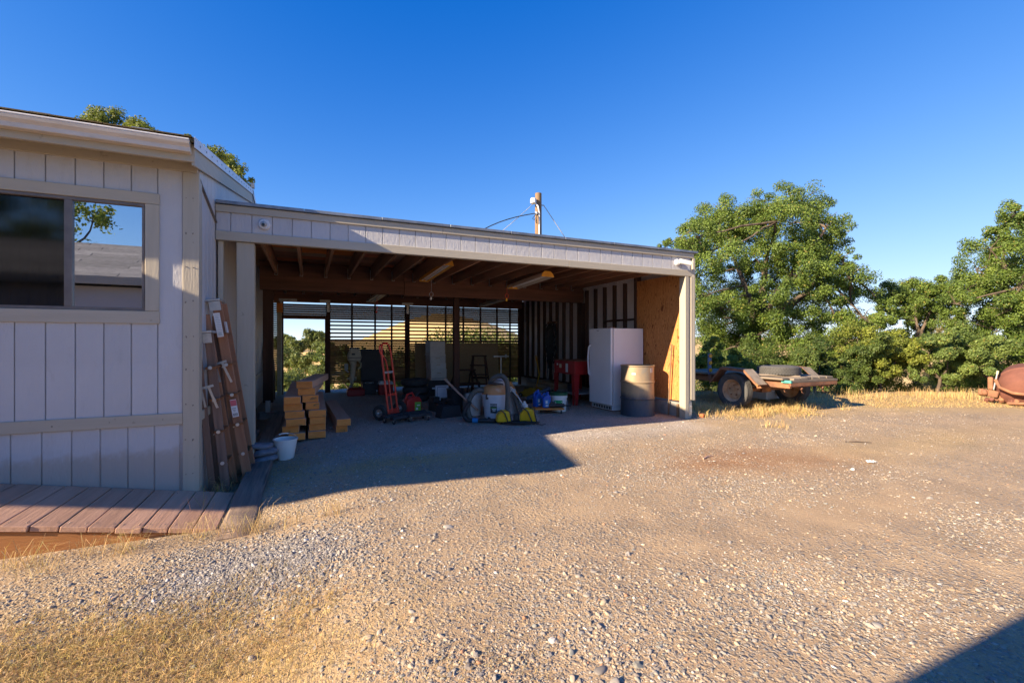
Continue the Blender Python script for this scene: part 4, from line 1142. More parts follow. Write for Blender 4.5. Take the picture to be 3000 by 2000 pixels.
MB().cyl((-.27, .10, .13), (.27, .10, .13), .012, n=8).build('axle', M_GALV, ht)
def wheel(parent, x, r_, w_, axis_='x', loc=(0, 0, 0), rim=M_CHROME, tyre=M_RUBBER, rr=.5):
    m4 = Matrix.Rotation(R(90), 4, 'Y') if axis_ == 'x' else Matrix.Rotation(R(90), 4, 'X')
    ty = MB().lathe([(r_ * rr, -w_ * .4), (r_ * .82, -w_ * .5), (r_ * .95, -w_ * .42), (r_, -w_ * .2), (r_, w_ * .2), (r_ * .95, w_ * .42), (r_ * .82, w_ * .5), (r_ * rr, w_ * .4)], 36, m4, True).build('tyre', tyre, parent, smooth=40, loc=loc)
    MB().lathe([(0, -w_ * .18), (r_ * .16, -w_ * .5), (r_ * .2, -w_ * .2), (r_ * rr * .9, -w_ * .22), (r_ * rr * 1.02, -w_ * .44), (r_ * rr * 1.02, w_ * .44), (r_ * rr * .9, w_ * .22), (r_ * .2, w_ * .2), (r_ * .16, w_ * .5), (0, w_ * .18)], 28, m4).build('rim', rim, ty, smooth=40)
    return ty
for s in (-1, 1): wheel(ht, 0, .127, .08, 'x', (s * .285, .10, .127))
t = thing('petrol_can', 'bright red petrol can with green label and black spout behind the hand truck', 'petrol can', (1.72, 8.35, 0), .25)
MB().prism([(-.15, 0), (.15, 0), (.155, .22), (.11, .29), (-.02, .30), (-.15, .24)], 'y', -.10, .10).build('can', M_REDPL, t, bevel=.025, seg=3, smooth=45)
MB().tube([(-.13, 0, .24), (-.09, 0, .34), (.0, 0, .36), (.04, 0, .29)], .02, 8).build('handle', M_REDPL, t, smooth=50)
MB().tube([(.09, 0, .28), (.10, 0, .33), (.17, 0, .38), (.20, 0, .37)], [.03, .026, .014, .012], 10).build('spout', M_BLACK, t, smooth=50)
lb = MB().lim(.01, .13, -.104, -.1005, .04, .20).build('label', M_LIME, t)
MB().lim(.03, .07, -.106, -.1045, .06, .10).lim(.05, .11, -.106, -.1045, .13, .15).build('label_print', M_PAPER, lb)
def dolly(label, c, rz_, w_, d__, deckm, hgt=.085, group=None, carpet=True):
    t = thing('furniture_dolly', label, 'dolly', c, rz_, group)
    if carpet:
        for s in (-1, 1):
            MB().lim(-w_ / 2, w_ / 2, s * d__ / 2 - .055, s * d__ / 2 + .055, hgt, hgt + .05).build('carpeted_rail', M_CARPET, t, bevel=.015, seg=2)
            MB().lim(s * w_ * .3 - .045, s * w_ * .3 + .045, -d__ / 2 + .056, d__ / 2 - .056, hgt + .004, hgt + .026).build('cross_board', M_GREYWOOD_Y, t, bevel=.003)
    else:
        MB().lim(-w_ / 2, w_ / 2, -d__ / 2, d__ / 2, hgt, hgt + .022).build('platform', deckm, t, bevel=.004)
    for a in (-1, 1):
        for b in (-1, 1):
            x, y = a * (w_ / 2 - .05), b * (d__ / 2 - (0 if carpet else .05))
            cs = MB().lim(x - .022, x + .022, y - .022, y + .022, hgt - .008, hgt).lim(x - .016, x - .012, y - .014, y + .014, .03, hgt - .008).lim(x + .012, x + .016, y - .014, y + .014, .03, hgt - .008).build('caster', M_GALV, t)
            m4 = Matrix.Rotation(R(90), 4, 'Y')
            MB().lathe([(.012, -.011), (.032, -.010), (.034, 0), (.032, .010), (.012, .011)], 16, m4, True).build('caster_wheel', M_BLACK, cs, smooth=40, loc=(x, y, .034))
    return t
dolly('black carpeted dolly lying in front of the hand truck wheel', (1.30, 7.43, 0), R(30), .42, .22, None, .075, 'carpeted dollies at the hand truck')
dolly('black carpeted dolly lying right of the hand truck', (1.63, 7.50, 0), R(8), .40, .24, None, .085, 'carpeted dollies at the hand truck')

# ------------------------------------------------------------------ loose tyres inside
def loose_tyre(label, c, r_, w_, m_=M_RUBBER, group=None, tread=True, rot=None):
    t = thing('tyre', label, 'tyre', c, 0, group, rot)
    MB().lathe([(r_ * .56, w_ * .12), (r_ * .70, .0), (r_ * .90, .012), (r_ * .985, .04), (r_, w_ * .3), (r_, w_ * .7), (r_ * .985, w_ - .04), (r_ * .90, w_ - .012), (r_ * .70, w_), (r_ * .56, w_ * .88), (r_ * .60, w_ * .5)], 44, None, True).build('carcass', m_, t, smooth=40)
    if tread:
        tb = MB()
        for row in range(4):
            z0 = w_ * (.16 + .18 * row)
            for i in range(46):
                a = 2 * math.pi * (i + .5 * (row % 2)) / 46
                tb.box((math.cos(a) * (r_ + .001), math.sin(a) * (r_ + .001), z0 + w_ * .075), (.010, r_ * .115, w_ * .14), (0, 0, a))
        o = tb.build('tread', m_, t); o['kind'] = 'stuff'
    return t
g_ = 'worn tyres stacked behind the hand truck'
for i, (lab, dx) in enumerate((('bottom black tyre of the stack left of the beehive', 0), ('second black tyre up in the stack left of the beehive', .02), ('top black tyre of the stack left of the beehive', -.015))):
    loose_tyre(lab, (2.12 + dx, 9.95, i * .165), .29, .165, M_RUBBER, g_, False)
loose_tyre('single black tyre on the floor in front of the beehive stand', (2.62, 10.35, 0), .30, .17, M_RUBBER, None, False)

# ------------------------------------------------------------------ beehive, boards, stool and the dark corner
t = thing('hive_stand', 'black low stand carrying the white beehive boxes', 'stand', (2.99, 11.55, 0))
MB().lim(-.26, .26, -.26, .26, .14, .32).build('top', M_BLACK, t, bevel=.006)
for a in (-1, 1):
    for b in (-1, 1): MB().lim(a * .20 - .045, a * .20 + .045, b * .2 - .045, b * .2 + .045, 0, .14).build('leg', M_BLACK, t)
z = .325
for i, (lab, h_, dx, w_) in enumerate((('lowest beehive box with entrance slot, standing on the black stand', .28, .012, .40), ('second beehive box up, with small hand grip', .15, .0, .395),
                                 ('third beehive box up, with dark hand grip', .19, -.012, .395), ('topmost and tallest white beehive box', .36, -.02, .385))):
    t = thing('hive_box', lab, 'beehive', (2.99 + dx, 11.52, z), .0, 'stacked white beehive boxes')
    MB().lim(-w_ / 2, w_ / 2, -.25, .25, 0, h_ - .003).build('box', M_HIVE, t, bevel=.004)
    if i < 3: MB().lim(-.05, .05, -.254, -.2505, h_ * .60, h_ * .60 + .022).build('hand_grip', M_CREAM, t)
    if i == 0: MB().lim(-w_ / 2 - .015, w_ / 2 + .015, -.29, -.2505, .0, .03).build('landing_board', M_HIVE, t); MB().lim(-w_ / 2 + .02, w_ / 2 - .02, -.253, -.2506, .035, .047).build('entrance', M_INK, t)
    if i == 3: MB().lim(-w_ / 2 - .012, w_ / 2 + .012, -.262, .262, .0, .03).build('rim', M_HIVE, t); MB().lim(-w_ / 2 - .02, w_ / 2 + .02, -.27, .27, h_ - .002, h_ + .012).build('lid', M_BLACK, t)
    z += h_
tag(MB().lim(-1.22, 1.22, 0, .012, 0, 1.22).build('particle_board', M_PARTICLE, None, loc=(3.86, 12.33, .04), rot=(-.06, 0, 0)), 'wide brown particle board leaning on the back wall behind the beehive', 'board')
t = thing('small_cabinet', 'white metal cabinet door standing on the floor near the centre post', 'cabinet', (2.58, 9.42, 0), .05)
MB().lim(-.14, .14, 0, .05, .0, .37).build('panel', M_APPL, t, bevel=.01)
MB().lim(-.105, -.098, -.003, .0, .02, .34).lim(-.105, .09, -.003, 0, .335, .342).build('gasket', M_INK, t)
def a_frame(label, c, h_, w_, d__, rz_, m_, cat='step stool', steps=2):
    t = thing('step_stool', label, cat, c, rz_)
    for a in (-1, 1):
        for b in (-1, 1):
            MB().bar((a * w_ / 2, b * d__ / 2, 0), (a * w_ * .30, b * .06, h_), .03, .06, (0, 1, 0)).build('leg', m_, t)
    MB().lim(-w_ * .36, w_ * .36, -.10, .10, h_, h_ + .03).build('top', m_, t, bevel=.004)
    for i in range(1, steps + 1):
        f = i / (steps + 1)
        yy = -d__ / 2 + (d__ / 2 - .06) * f
        MB().lim(-w_ / 2 + .1 * f * w_, w_ / 2 - .1 * f * w_, yy - .05, yy + .05, h_ * f, h_ * f + .025).build('step', m_, t)
    MB().bar((-w_ * .4, d__ * .3, h_ * .4), (w_ * .4, d__ * .3, h_ * .4), .025, .05).build('brace', m_, t)
    return t
a_frame('tall dark wooden step stool in front of the particle board', (3.95, 10.9, 0), .92, .50, .62, -.5, M_DARKWOOD_Z, 'step stool', 3)
a_frame('lower dark sawhorse left of the tall step stool', (3.42, 10.45, 0), .60, .7, .5, .1, M_DARKWOOD_Z, 'sawhorse', 1)
t = thing('tool_stand', 'thin metal T-shaped work stand beside the dark step stool', 'stand', (4.30, 10.3, 0))
MB().cyl((0, 0, 0), (0, 0, .92), .014).build('column', M_CHROME, t, smooth=50)
MB().lim(-.20, .20, -.03, .03, .92, .95).lim(.12, .14, -.03, .03, .90, .98).build('top_rail', M_CHROME, t)
for a in range(3): MB().tube([(0, 0, .18), (.22 * math.cos(2.1 * a), .22 * math.sin(2.1 * a), .01)], .010, 6).build('foot', M_CHROME, t)
t = thing('floor_jack', 'yellow floor jack with long handle tilted up near the right wall', 'floor jack', (4.75, 9.5, 0), .4)
for s in (-1, 1): MB().prism([(-.3, .02), (.28, .02), (.28, .10), (-.05, .24), (-.3, .20)], 'x', s * .12 - .012, s * .12 + .012).build('side_plate', M_DKYELLOW, t, bevel=.006)
MB().tube([(0, -.1, .16), (-.07, -.28, .55), (-.22, -.30, .98)], .014, 8).build('handle', M_DKYELLOW, t, smooth=50)
for s in (-1, 1): wheel(t, 0, .05, .03, 'x', (s * .15, .22, .05), M_GALV, M_BLACK)
MB().cyl((0, .2, .1), (0, .2, .18), .05, n=14).build('saddle', M_DKYELLOW, t)
for i, (lab, x, y, z, rz_, L_) in enumerate((('pale board lowest in the pile at the foot of the stud wall', 5.45, 9.3, 0.0, .05, 1.5), ('pale board second in the pile at the foot of the stud wall', 5.50, 9.32, .075, -.03, 1.4),
                                       ('pale board third in the pile at the foot of the stud wall', 5.47, 9.35, .15, .04, 1.45), ('pale board topmost in the pile at the foot of the stud wall', 5.52, 9.3, .225, -.05, 1.3))):
    tag(MB().lim(-.15, .15, 0, L_, 0, .07).build('pale_board', M_PALEWOOD, None, bevel=.004, loc=(x, y, z), rot=(0, 0, rz_)), lab, 'board', 'pale boards piled by the right wall')
t = thing('engine_hoist_leg', 'dark blue steel bar propped on blocks in front of the pale boards', 'steel bar', (4.55, 8.75, 0), .3)
MB().bar((-.35, 0, .10), (.42, .1, .26), .06, .06).build('bar', M_BLUEWOOD, t, bevel=.005)
MB().lim(-.42, -.28, -.07, .07, 0, .07).build('foot', M_BLACK, t); MB().lim(.36, .48, .03, .17, 0, .22).build('support', M_BLACK, t)
MB().cyl((.0, -.06, .17), (.0, .16, .17), .03).build('pin', M_GALV, t)
t = thing('cable_bundle', 'black hoses and cables hanging in loops on the stud wall', 'cables', (5.86, 10.5, .55))
for i in range(14):
    y0 = random.uniform(-.22, .22); L_ = random.uniform(.35, .6); r_ = random.uniform(.06, .16); zt = random.uniform(1.05, 1.3)
    lp = [(-.02 - .05 * random.random(), y0 + r_ * math.sin(a), zt - L_ + L_ * math.cos(a)) for a in np.linspace(0, 2 * math.pi, 18)[:-1]]
    MB().tube(lp, random.uniform(.008, .016), 6, True).build('cable_loop', M_BLACK, t, smooth=60)
MB().lim(-.05, .02, -.2, .2, 1.22, 1.27).build('hook_rail', M_DARKWOOD_Y, t)
for i in range(5):
    y0 = -.2 + .1 * i
    MB().tube([(-.03, y0, 1.2), (-.04, y0 + .03, .6), (-.05, y0 - .02, .0), (-.06, y0 + .04, -.35)], .008, 6).build('hanging_cable', M_BLACK, t)

# ------------------------------------------------------------------ shop vacuum and the things heaped round it
t = thing('shop_vacuum', 'grey drum shop vacuum with orange lid and thick ribbed hose', 'vacuum', (2.86, 7.08, 0))
dr = MB().lathe([(.0, .03), (.175, .03), (.19, .045), (.205, .22), (.215, .225), (.228, .385), (.243, .39), (.243, .425), (.228, .43), (0, .43)], 40).build('drum', M_VAC, t, smooth=35)
ld = MB().lathe([(.235, .425), (.238, .45), (.215, .52), (.17, .565), (.10, .59), (0, .60)], 32).build('lid', M_ORANGE_PL, t, smooth=40)
MB().lathe([(.13, .57), (.12, .63), (.06, .655), (0, .66)], 24).build('motor_cap', M_GREYPL, ld, smooth=45, loc=(.04, .02, 0))
MB().box((-.03, -.10, .60), (.26, .06, .04), (.1, .15, .2)).build('carry_handle', M_BLACK, t, bevel=.012)
for a in range(4): MB().cyl((.19 * math.cos(a * 1.57 + .6), .19 * math.sin(a * 1.57 + .6), 0), (.19 * math.cos(a * 1.57 + .6), .19 * math.sin(a * 1.57 + .6), .06), .025, n=10).build('caster', M_BLACK, t)
MB().box((-.2, -.12, .40), (.04, .03, .09)).build('latch', M_BLACK, t, bevel=.004)
vd = Vector((.33, .92)).normalized()
la = math.atan2(-.885, -.465)
def onDrum(a, z, r_): return Vector((r_ * math.cos(a), r_ * math.sin(a), z))
lab_ = MB()
for j in range(6):
    a0, a1 = la - .32 + j * .085, la - .32 + (j + 1) * .085
    lab_.add([onDrum(a0, .13, .2065), onDrum(a1, .13, .2065), onDrum(a1, .285, .2225), onDrum(a0, .285, .2225)], [(0, 1, 2, 3)])
lb = lab_.build('label', M_INK, t)
am = la - .07
nrm = Vector((math.cos(am), math.sin(am), 0)); rgt = Vector((-math.sin(am), math.cos(am), 0))
mt_ = Matrix.Translation(onDrum(am, .255, .224)) @ Matrix((rgt, Vector((0, 0, 1)), nrm)).transposed().to_4x4()
text_mesh('RIDGID', .036, M_PAPER, lb, mt_)
MB().box(onDrum(am, .222, .2215), (.10, .004, .008), Matrix((rgt, nrm, Vector((0, 0, 1)))).transposed()).build('label_stripe', M_LIME, lb)
for dz, wd in ((.197, .07), (.172, .045)):
    MB().box(onDrum(am + .05, dz, .2195), (wd, .004, .015), Matrix((rgt, nrm, Vector((0, 0, 1)))).transposed()).build('label_print', M_PAPER, lb)
def hose(pts, r_, m_, parent, nm='hose'):
    pts = [Vector(p) for p in pts]
    fine = []
    for i in range(len(pts) - 1):
        p0, p1, p2, p3 = pts[max(i - 1, 0)], pts[i], pts[i + 1], pts[min(i + 2, len(pts) - 1)]
        ns = max(3, int((p2 - p1).length / .007))
        for s in range(ns):
            u = s / ns
            fine.append(.5 * ((2 * p1) + (-p0 + p2) * u + (2 * p0 - 5 * p1 + 4 * p2 - p3) * u * u + (-p0 + 3 * p1 - 3 * p2 + p3) * u ** 3))
    fine.append(pts[-1])
    return MB().tube(fine, [r_ * (1.06 if i % 2 else .93) for i in range(len(fine))], 12).build(nm, m_, parent, smooth=60)
# view-facing directions: r = to the right in the picture, f = towards the viewer
hr = Vector((.913, -.4075, 0)); hf = Vector((-.4075, -.913, 0))
def hp_(a, b, z): return hr * a + hf * b + Vector((0, 0, z))
hose([hp_(-.20, .12, .49), hp_(-.30, .16, .50), hp_(-.40, .20, .40), hp_(-.445, .24, .24), hp_(-.42, .26, .10), hp_(-.36, .27, .04)], .042, M_HOSE, t)
hose([hp_(-.40, .27, .33), hp_(-.47, .28, .22), hp_(-.50, .29, .12), hp_(-.45, .32, .045), hp_(-.33, .34, .036), hp_(-.14, .36, .036), hp_(.05, .36, .04), hp_(.12, .34, .10)], .034, M_BLACK, t)
hose([hp_(-.36, .345, .037), hp_(-.27, .35, .037)], .039, M_BLUE, t, 'hose_cuff')
hose([hp_(-.10, .02, .60), hp_(-.02, .10, .70), hp_(.10, .16, .735), hp_(.18, .22, .66), hp_(.205, .26, .50), hp_(.20, .28, .30), hp_(.19, .29, .12)], .041, M_HOSE, t)
t = thing('work_light', 'yellow twin-head halogen work light with black handles and wire guards', 'work light', tuple(Vector((2.98, 6.62, 0))), R(-24))
for i, (x, y, a, s_) in enumerate(((-.16, -.03, .25, 1.0), (.24, .03, -.15, 1.15))):
    hd_ = MB().prism([(-.12 * s_, .0), (.11 * s_, .0), (.075 * s_, .17 * s_), (-.05 * s_, .18 * s_), (-.115 * s_, .10 * s_)], 'y', -.07, .06).build('lamp_head', M_YELLOW, t, bevel=.018, seg=2, smooth=40, loc=(x, y, .035), rot=(.12, 0, a))
    MB().tube([(-.13 * s_, -.08, .18 * s_), (-.06 * s_, -.085, .20 * s_), (.0, -.085, .15 * s_), (.06 * s_, -.085, .0)], .010, 8).build('handle', M_BLACK, hd_, smooth=60)
    MB().tube([(.12 * s_, -.06, .0), (.085 * s_, -.06, .17 * s_), (.02, -.04, .20 * s_)], .009, 8).build('bracket', M_BLACK, hd_, smooth=60)
    for j in range(6):
        z = .02 + j * .028
        MB().tube([(.115 * s_ - .22 * z, -.05, z), (.155 * s_ - .22 * z, -.03, z + .012), (.16 * s_ - .2 * z, .02, z + .01), (.11 * s_ - .22 * z, .05, z)], .0024, 5).build('guard_wire', M_GALV, hd_)
MB().prism([(-.05, 0), (.05, 0), (.04, .11), (-.04, .11)], 'y', -.03, .06).build('junction_box', M_BLACK, t, bevel=.015, loc=(.045, .03, .03))
MB().bar((-.28, .06, .02), (.36, .06, .02), .03, .03).bar((-.2, -.06, .015), (.3, -.06, .015), .03, .025).build('base_frame', M_BLACK, t, bevel=.004)
cp_ = []
for i in range(60):
    a = i * .55; r_ = .10 + .05 * math.sin(i * .31) + .02 * random.random()
    cp_.append((.10 + r_ * 1.9 * math.cos(a), -.17 + r_ * .55 * math.sin(a), .008 + .012 * random.random() + .0006 * i))
cp_ += [(.42, -.20, .01), (.50, -.16, .01)]
MB().tube(cp_, .0062, 6).build('cord', M_WIRE, t, smooth=70)
t = thing('cardboard_box', 'orange-brown cardboard box tilted on the heap behind the vacuum', 'box', (3.32, 7.75, .34), .1)
cb = MB().box((0, 0, .06), (.40, .34, .10), (.75, .06, .08)).build('box', M_CARD, t, bevel=.003)
mlab = Euler((.75, .06, .08)).to_matrix()
MB().box(Vector((0, 0, .06)) + mlab @ Vector((.05, .07, .052)), (.085, .07, .002), mlab).build('label', M_PAPER, t)
MB().box(Vector((0, 0, .06)) + mlab @ Vector((.15, -.05, .052)), (.02, .05, .002), mlab).box(Vector((0, 0, .06)) + mlab @ Vector((.15, -.12, .052)), (.03, .02, .002), mlab).build('printed_mark', M_INK, t)
tag(MB().lathe([(.0, 0), (.13, 0), (.15, .30), (.16, .305), (.16, .33), (.145, .33), (.125, .02), (0, .02)], 24).build('grey_tub', M_GREYPL, None, smooth=40, loc=(3.30, 7.72, 0)), 'grey tub on the floor under the tilted cardboard box', 'tub')
t = thing('folded_umbrella', 'clear plastic sheeting and grey pole slanting down right of the vacuum', 'plastic sheeting', (3.22, 7.18, 0))
MB().tube([(-.06, .08, .52), (.10, .0, .34), (.26, -.02, .08)], .012, 8).build('pole', M_GREYPL, t, smooth=60)
mb = MB()
for i in range(4):
    a0 = .03 + i * .05
    mb.bar((-.05 + a0 * .3, .08, .50 - .01 * i), (.05 + a0, .03 + .03 * math.sin(i * 2), .02), .035, .006, (0, 1, 0))
mb.build('sheet', M_BLACK, t)
t = thing('white_pail', 'white ribbed pail half hidden left of the vacuum drum', 'pail', (2.66, 7.62, 0))
MB().lathe([(.0, 0), (.12, 0), (.14, .28), (.15, .285), (.15, .31), (.142, .31), (.145, .36), (.152, .365), (.152, .38), (0, .38)], 28).build('pail', M_WHITE_PL, t, smooth=35)
o = MB().lathe([(.0, 0), (.13, 0), (.15, .42), (.158, .43), (.158, .45), (.15, .45), (.125, .03), (0, .03)], 20).build('black_bin', M_BLACK, None, smooth=40, loc=(2.42, 7.95, 0)); tag(o, 'black plastic bin left of the vacuum, near the centre post', 'bin')
o = MB().lim(-.2, .2, -.15, .15, 0, .18).lim(-.22, -.1, -.1, .1, .18, .28).lim(.0, .16, -.12, .05, .18, .24).build('tool_crate', M_BLACK, None, bevel=.01, loc=(2.28, 8.35, 0), rot=(0, 0, .3)); tag(o, 'black tool crate in the dark in front of the centre post', 'crate')
o = MB().tube([(0, 0, 0), (-.22, .35, .26), (-.40, .62, .50)], [.02, .018, .022], 8).build('garden_tool', M_LUMBER, None, smooth=60, loc=(2.62, 7.30, .13)); tag(o, 'garden tool with long wooden shaft slanting up left of the vacuum hose', 'garden tool')

o = MB().lathe([(.19, 0), (.18, .05), (.14, .11), (.08, .145), (0, .155)], 28).build('lamp_shade', M_VAC, None, smooth=60, loc=(3.05, 7.42, .50), rot=(.2, -.15, 0)); tag(o, 'pale dome lamp shade lying on the heap behind the vacuum lid', 'lamp shade')
o = MB().lathe([(.035, 0), (.045, 0), (.045, .34), (.035, .34)], 20, Matrix.Rotation(R(-80), 4, 'X'), True).build('plastic_pipe', M_WHITE_PL, None, smooth=40, loc=(3.20, 7.22, .47), rot=(0, .1, .5)); tag(o, 'short white plastic pipe with its open end beside the vacuum lid', 'pipe')
o = MB().lim(-.22, .22, -.18, .18, 0, .46).build('storage_bin', M_GREYPL, None, bevel=.02, loc=(3.12, 7.5, .0), rot=(0, 0, .2)); tag(o, 'grey storage bin hidden behind the vacuum, carrying the lamp shade', 'bin')
mb = MB()
for i in range(9): mb.box((random.uniform(-.09, .09), random.uniform(-.06, .06), .03 + .012 * i), (.10, .06, .04), (random.random(), random.random(), random.random()))
o = mb.build('wood_offcuts', M_PALEWOOD, None, bevel=.008, loc=(3.62, 7.85, 0.0)); tag(o, 'small heap of pale wood offcuts right of the cardboard box', 'offcuts')
o = MB().prism([(-.2, 0), (.2, 0), (.16, .20), (-.16, .20)], 'y', -.11, .11).tube([(-.12, 0, .19), (-.08, 0, .30), (.08, 0, .30), (.12, 0, .19)], .012, 8).build('tool_bag', M_CARPET, None, bevel=.02, loc=(2.20, 7.62, 0), rot=(0, 0, .2)); tag(o, 'dark fabric tool bag with loop handle left of the vacuum hose', 'bag')
o = MB().lathe([(.0, 0), (.06, 0), (.065, .02), (.065, .17), (.025, .21), (.022, .24), (0, .24)], 20).build('spray_bottle', M_WHITE_PL, None, smooth=40, loc=(3.50, 7.30, 0)); tag(o, 'small white bottle standing between the vacuum and the blue jugs', 'bottle')

# ------------------------------------------------------------------ blue jugs, dolly, green lid bucket
dolly('wooden dolly carrying the blue jugs', (4.00, 7.32, 0), R(-20), .52, .36, M_LUMBER_END, .075, None, False)
for lab, x, y, rz_, h_ in (('taller blue oil jug at the back of the wooden dolly', 3.86, 7.50, .3, .31), ('front blue oil jug with handle and printed label on the wooden dolly', 3.96, 7.33, -.25, .285)):
    t = thing('oil_jug', lab, 'jug', (x, y, .098), rz_, 'blue oil jugs')
    w_ = .075
    MB().prism([(-w_, 0), (w_, 0), (w_, h_ * .66), (w_ * .55, h_ * .84), (-w_ * .1, h_ * .84), (-w_, h_ * .62)], 'y', -.05, .05).build('bottle', M_BLUEPL, t, bevel=.014, seg=3, smooth=45)
    MB().cyl((w_ * .25, 0, h_ * .82), (w_ * .25, 0, h_), .025, n=14).build('cap', M_BLUEPL, t, smooth=40)
    MB().tube([(-w_ * .9, 0, h_ * .55), (-w_ * 1.15, 0, h_ * .72), (-w_ * .5, 0, h_ * .9), (0, 0, h_ * .86)], .014, 8).build('handle', M_BLUEPL, t, smooth=60)
    lb = MB().lim(-w_ * .6, w_ * .55, -.053, -.0505, .02, h_ * .5).build('label', M_BLUE, t)
    MB().lim(-w_ * .4, w_ * .1, -.055, -.0535, h_ * .28, h_ * .46).lim(-w_ * .3, w_ * .3, -.055, -.0535, .03, .05).build('label_print', M_PAPER, lb)
o = MB().cyl((-.15, 0, .04), (.13, .03, .04), .035, n=14).cyl((.13, .03, .04), (.26, .05, .025), .014, n=10).box((-.08, 0, .08), (.10, .05, .04)).build('black_tool', M_BLACK, None, smooth=40, loc=(4.12, 7.22, .097), rot=(0, 0, -.45)); tag(o, 'black cylindrical tool lying on the wooden dolly', 'tool')
t = thing('green_lid_bucket', 'white bucket with dark green lid and green printed label', 'bucket', (4.28, 7.44, 0))
MB().lathe([(.0, 0), (.135, 0), (.15, .25), (.165, .255), (.165, .285), (.155, .29), (.157, .33), (0, .33)], 32).build('pail', M_WHITE_PL, t, smooth=35)
MB().lathe([(.165, .30), (.168, .345), (.155, .352), (.14, .345), (0, .345)], 32).build('lid', M_GREEN, t, smooth=35)
la = math.atan2(-.88, -.47)
lab_ = MB()
for j in range(8):
    a0, a1 = la - .62 + j * .135, la - .62 + (j + 1) * .135
    lab_.add([onDrum(a0, .04, .1395), onDrum(a1, .04, .1395), onDrum(a1, .215, .150), onDrum(a0, .215, .150)], [(0, 1, 2, 3)])
lb = lab_.build('label', M_GREENLAB, t)
for (z, a0, n_) in ((.155, .30, 2), (.185, .30, 1), (.11, -.42, 6), (.085, -.40, 6)):
    mb = MB()
    for j in range(n_):
        a = la + a0 + j * .13
        mb.box(onDrum(a, z, .148 + (z - .155) * .06), (.003, .014, .008), (0, 0, a))
    mb.build('label_print', M_PAPER, lb)
MB().tube([onDrum(la - .42 + .04 * math.sin(s), .17 + .018 * math.cos(s), .1505) for s in np.linspace(0, 6.28, 9)], .004, 5).build('label_logo', M_PAPER, lb)
MB().tube([(.155, .02, .27), (.175, -.02, .17), (.165, -.05, .09)], .003, 5).build('bail', M_GALV, t)

# ------------------------------------------------------------------ parts washer, freezer, drum, pole
t = thing('parts_washer', 'dark red metal parts washer on four tapered legs beside the freezer', 'parts washer', (5.24, 8.33, 0))
MB().lim(-.32, .32, -.42, .42, .62, .895).build('tub', M_DKRED, t, bevel=.012, seg=2)
MB().lim(-.335, .335, -.435, .435, .895, .908).build('lid', M_RUST, t, bevel=.004)
for a in (-1, 1):
    for b in (-1, 1):
        mb = MB()
        mb.prism([(b * .425, .62), (b * .30, .62), (b * .345, .0), (b * .40, 0)], 'x', a * .322 - .006 * a, a * .322)
        mb.prism([(a * .325, .62), (a * .20, .62), (a * .245, .0), (a * .30, 0)], 'y', b * .422 - .006 * b, b * .422)
        mb.build('leg', M_DKRED, t)
MB().lim(-.30, .30, -.40, .40, .22, .235).build('shelf', M_GREYPL, t)
MB().lim(-.323, -.3205, .10, .19, .74, .82).build('plate', M_CREAM, t); MB().lim(-.3235, -.3205, -.16, -.07, .66, .84).build('notice', M_PAPER, t); MB().lim(-.323, -.3205, .25, .30, .79, .83).build('sticker', M_PAPER, t)
MB().cyl((-.1, 0, .235), (-.1, 0, .40), .12, n=18).build('pump_can', M_BLACK, t, smooth=40)
t = thing('upright_freezer', 'tall white upright freezer with curved door handle behind the drum', 'freezer', (5.48, 7.27, 0))
MB().lim(-.335, .355, -.35, .35, .10, 1.545).build('cabinet', M_APPL, t, bevel=.008, seg=2)
dr = MB().lim(-.400, -.350, -.352, .352, .115, 1.55).build('door', M_APPL, t, bevel=.012, seg=3)
MB().lim(-.349, -.336, -.335, .335, .125, 1.535).build('gasket', M_BLACK, t)
MB().tube([(-.40, .31, .62), (-.44, .31, .68), (-.455, .31, .88), (-.455, .31, 1.0), (-.44, .31, 1.18), (-.40, .31, 1.24)], .018, 10).build('handle', M_FLASH, dr, smooth=60)
MB().lim(-.345, .35, -.34, .34, .02, .10).build('base', M_APPL, t)
gr_ = MB().lim(-.349, -.3455, -.31, .31, .03, .095).build('grille', M_BLACK, t)
for j in range(8): MB().lim(-.354, -.3495, -.30 + j * .082, -.292 + j * .082, .03, .095).build('grille_bar', M_FLASH, gr_)
for zz in (.03, .09): MB().lim(-.354, -.3495, -.31, .31, zz - .003, zz + .003).build('grille_bar', M_FLASH, gr_)
MB().lim(-.39, -.30, -.34, -.24, 1.551, 1.565).build('hinge_cover', M_RUST, t)
MB().lim(-.4025, -.4002, .02, .09, 1.50, 1.515).build('badge', M_GREYPL, dr)
MB().lim(-.33, .35, -.33, .33, .0, .02).build('feet', M_RUST, t)
t = thing('steel_drum', 'open steel drum in worn tan and blue paint in front of the freezer', 'drum', (5.35, 6.50, 0))
MB().lathe([(0, .012), (.278, .012), (.288, 0), (.296, .004), (.291, .03), (.288, .28), (.298, .295), (.299, .31), (.288, .325), (.286, .57), (.298, .585), (.299, .60), (.287, .615), (.286, .855), (.296, .868), (.296, .882), (.285, .884), (.281, .86), (.281, .03), (0, .03)], 56).build('shell', M_DRUM, t, smooth=30)
for a, z, m_ in ((la - .42, .74, M_PAPER), (la + .75, .80, M_GREYPL)):
    MB().box(onDrum(a, z, .2875), (.002, .065, .03 if m_ is M_PAPER else .08), (0, 0, a)).build('sticker', m_, t)
o = MB().tube([(0, 0, 0), (-.006, -.04, .6), (-.004, -.09, 1.26)], .013, 10).build('leaning_pole', M_GREYWOOD_Z, None, smooth=60, loc=(5.82, 6.24, -.01)); tag(o, 'thin wooden pole leaning against the plywood by the right post', 'pole')
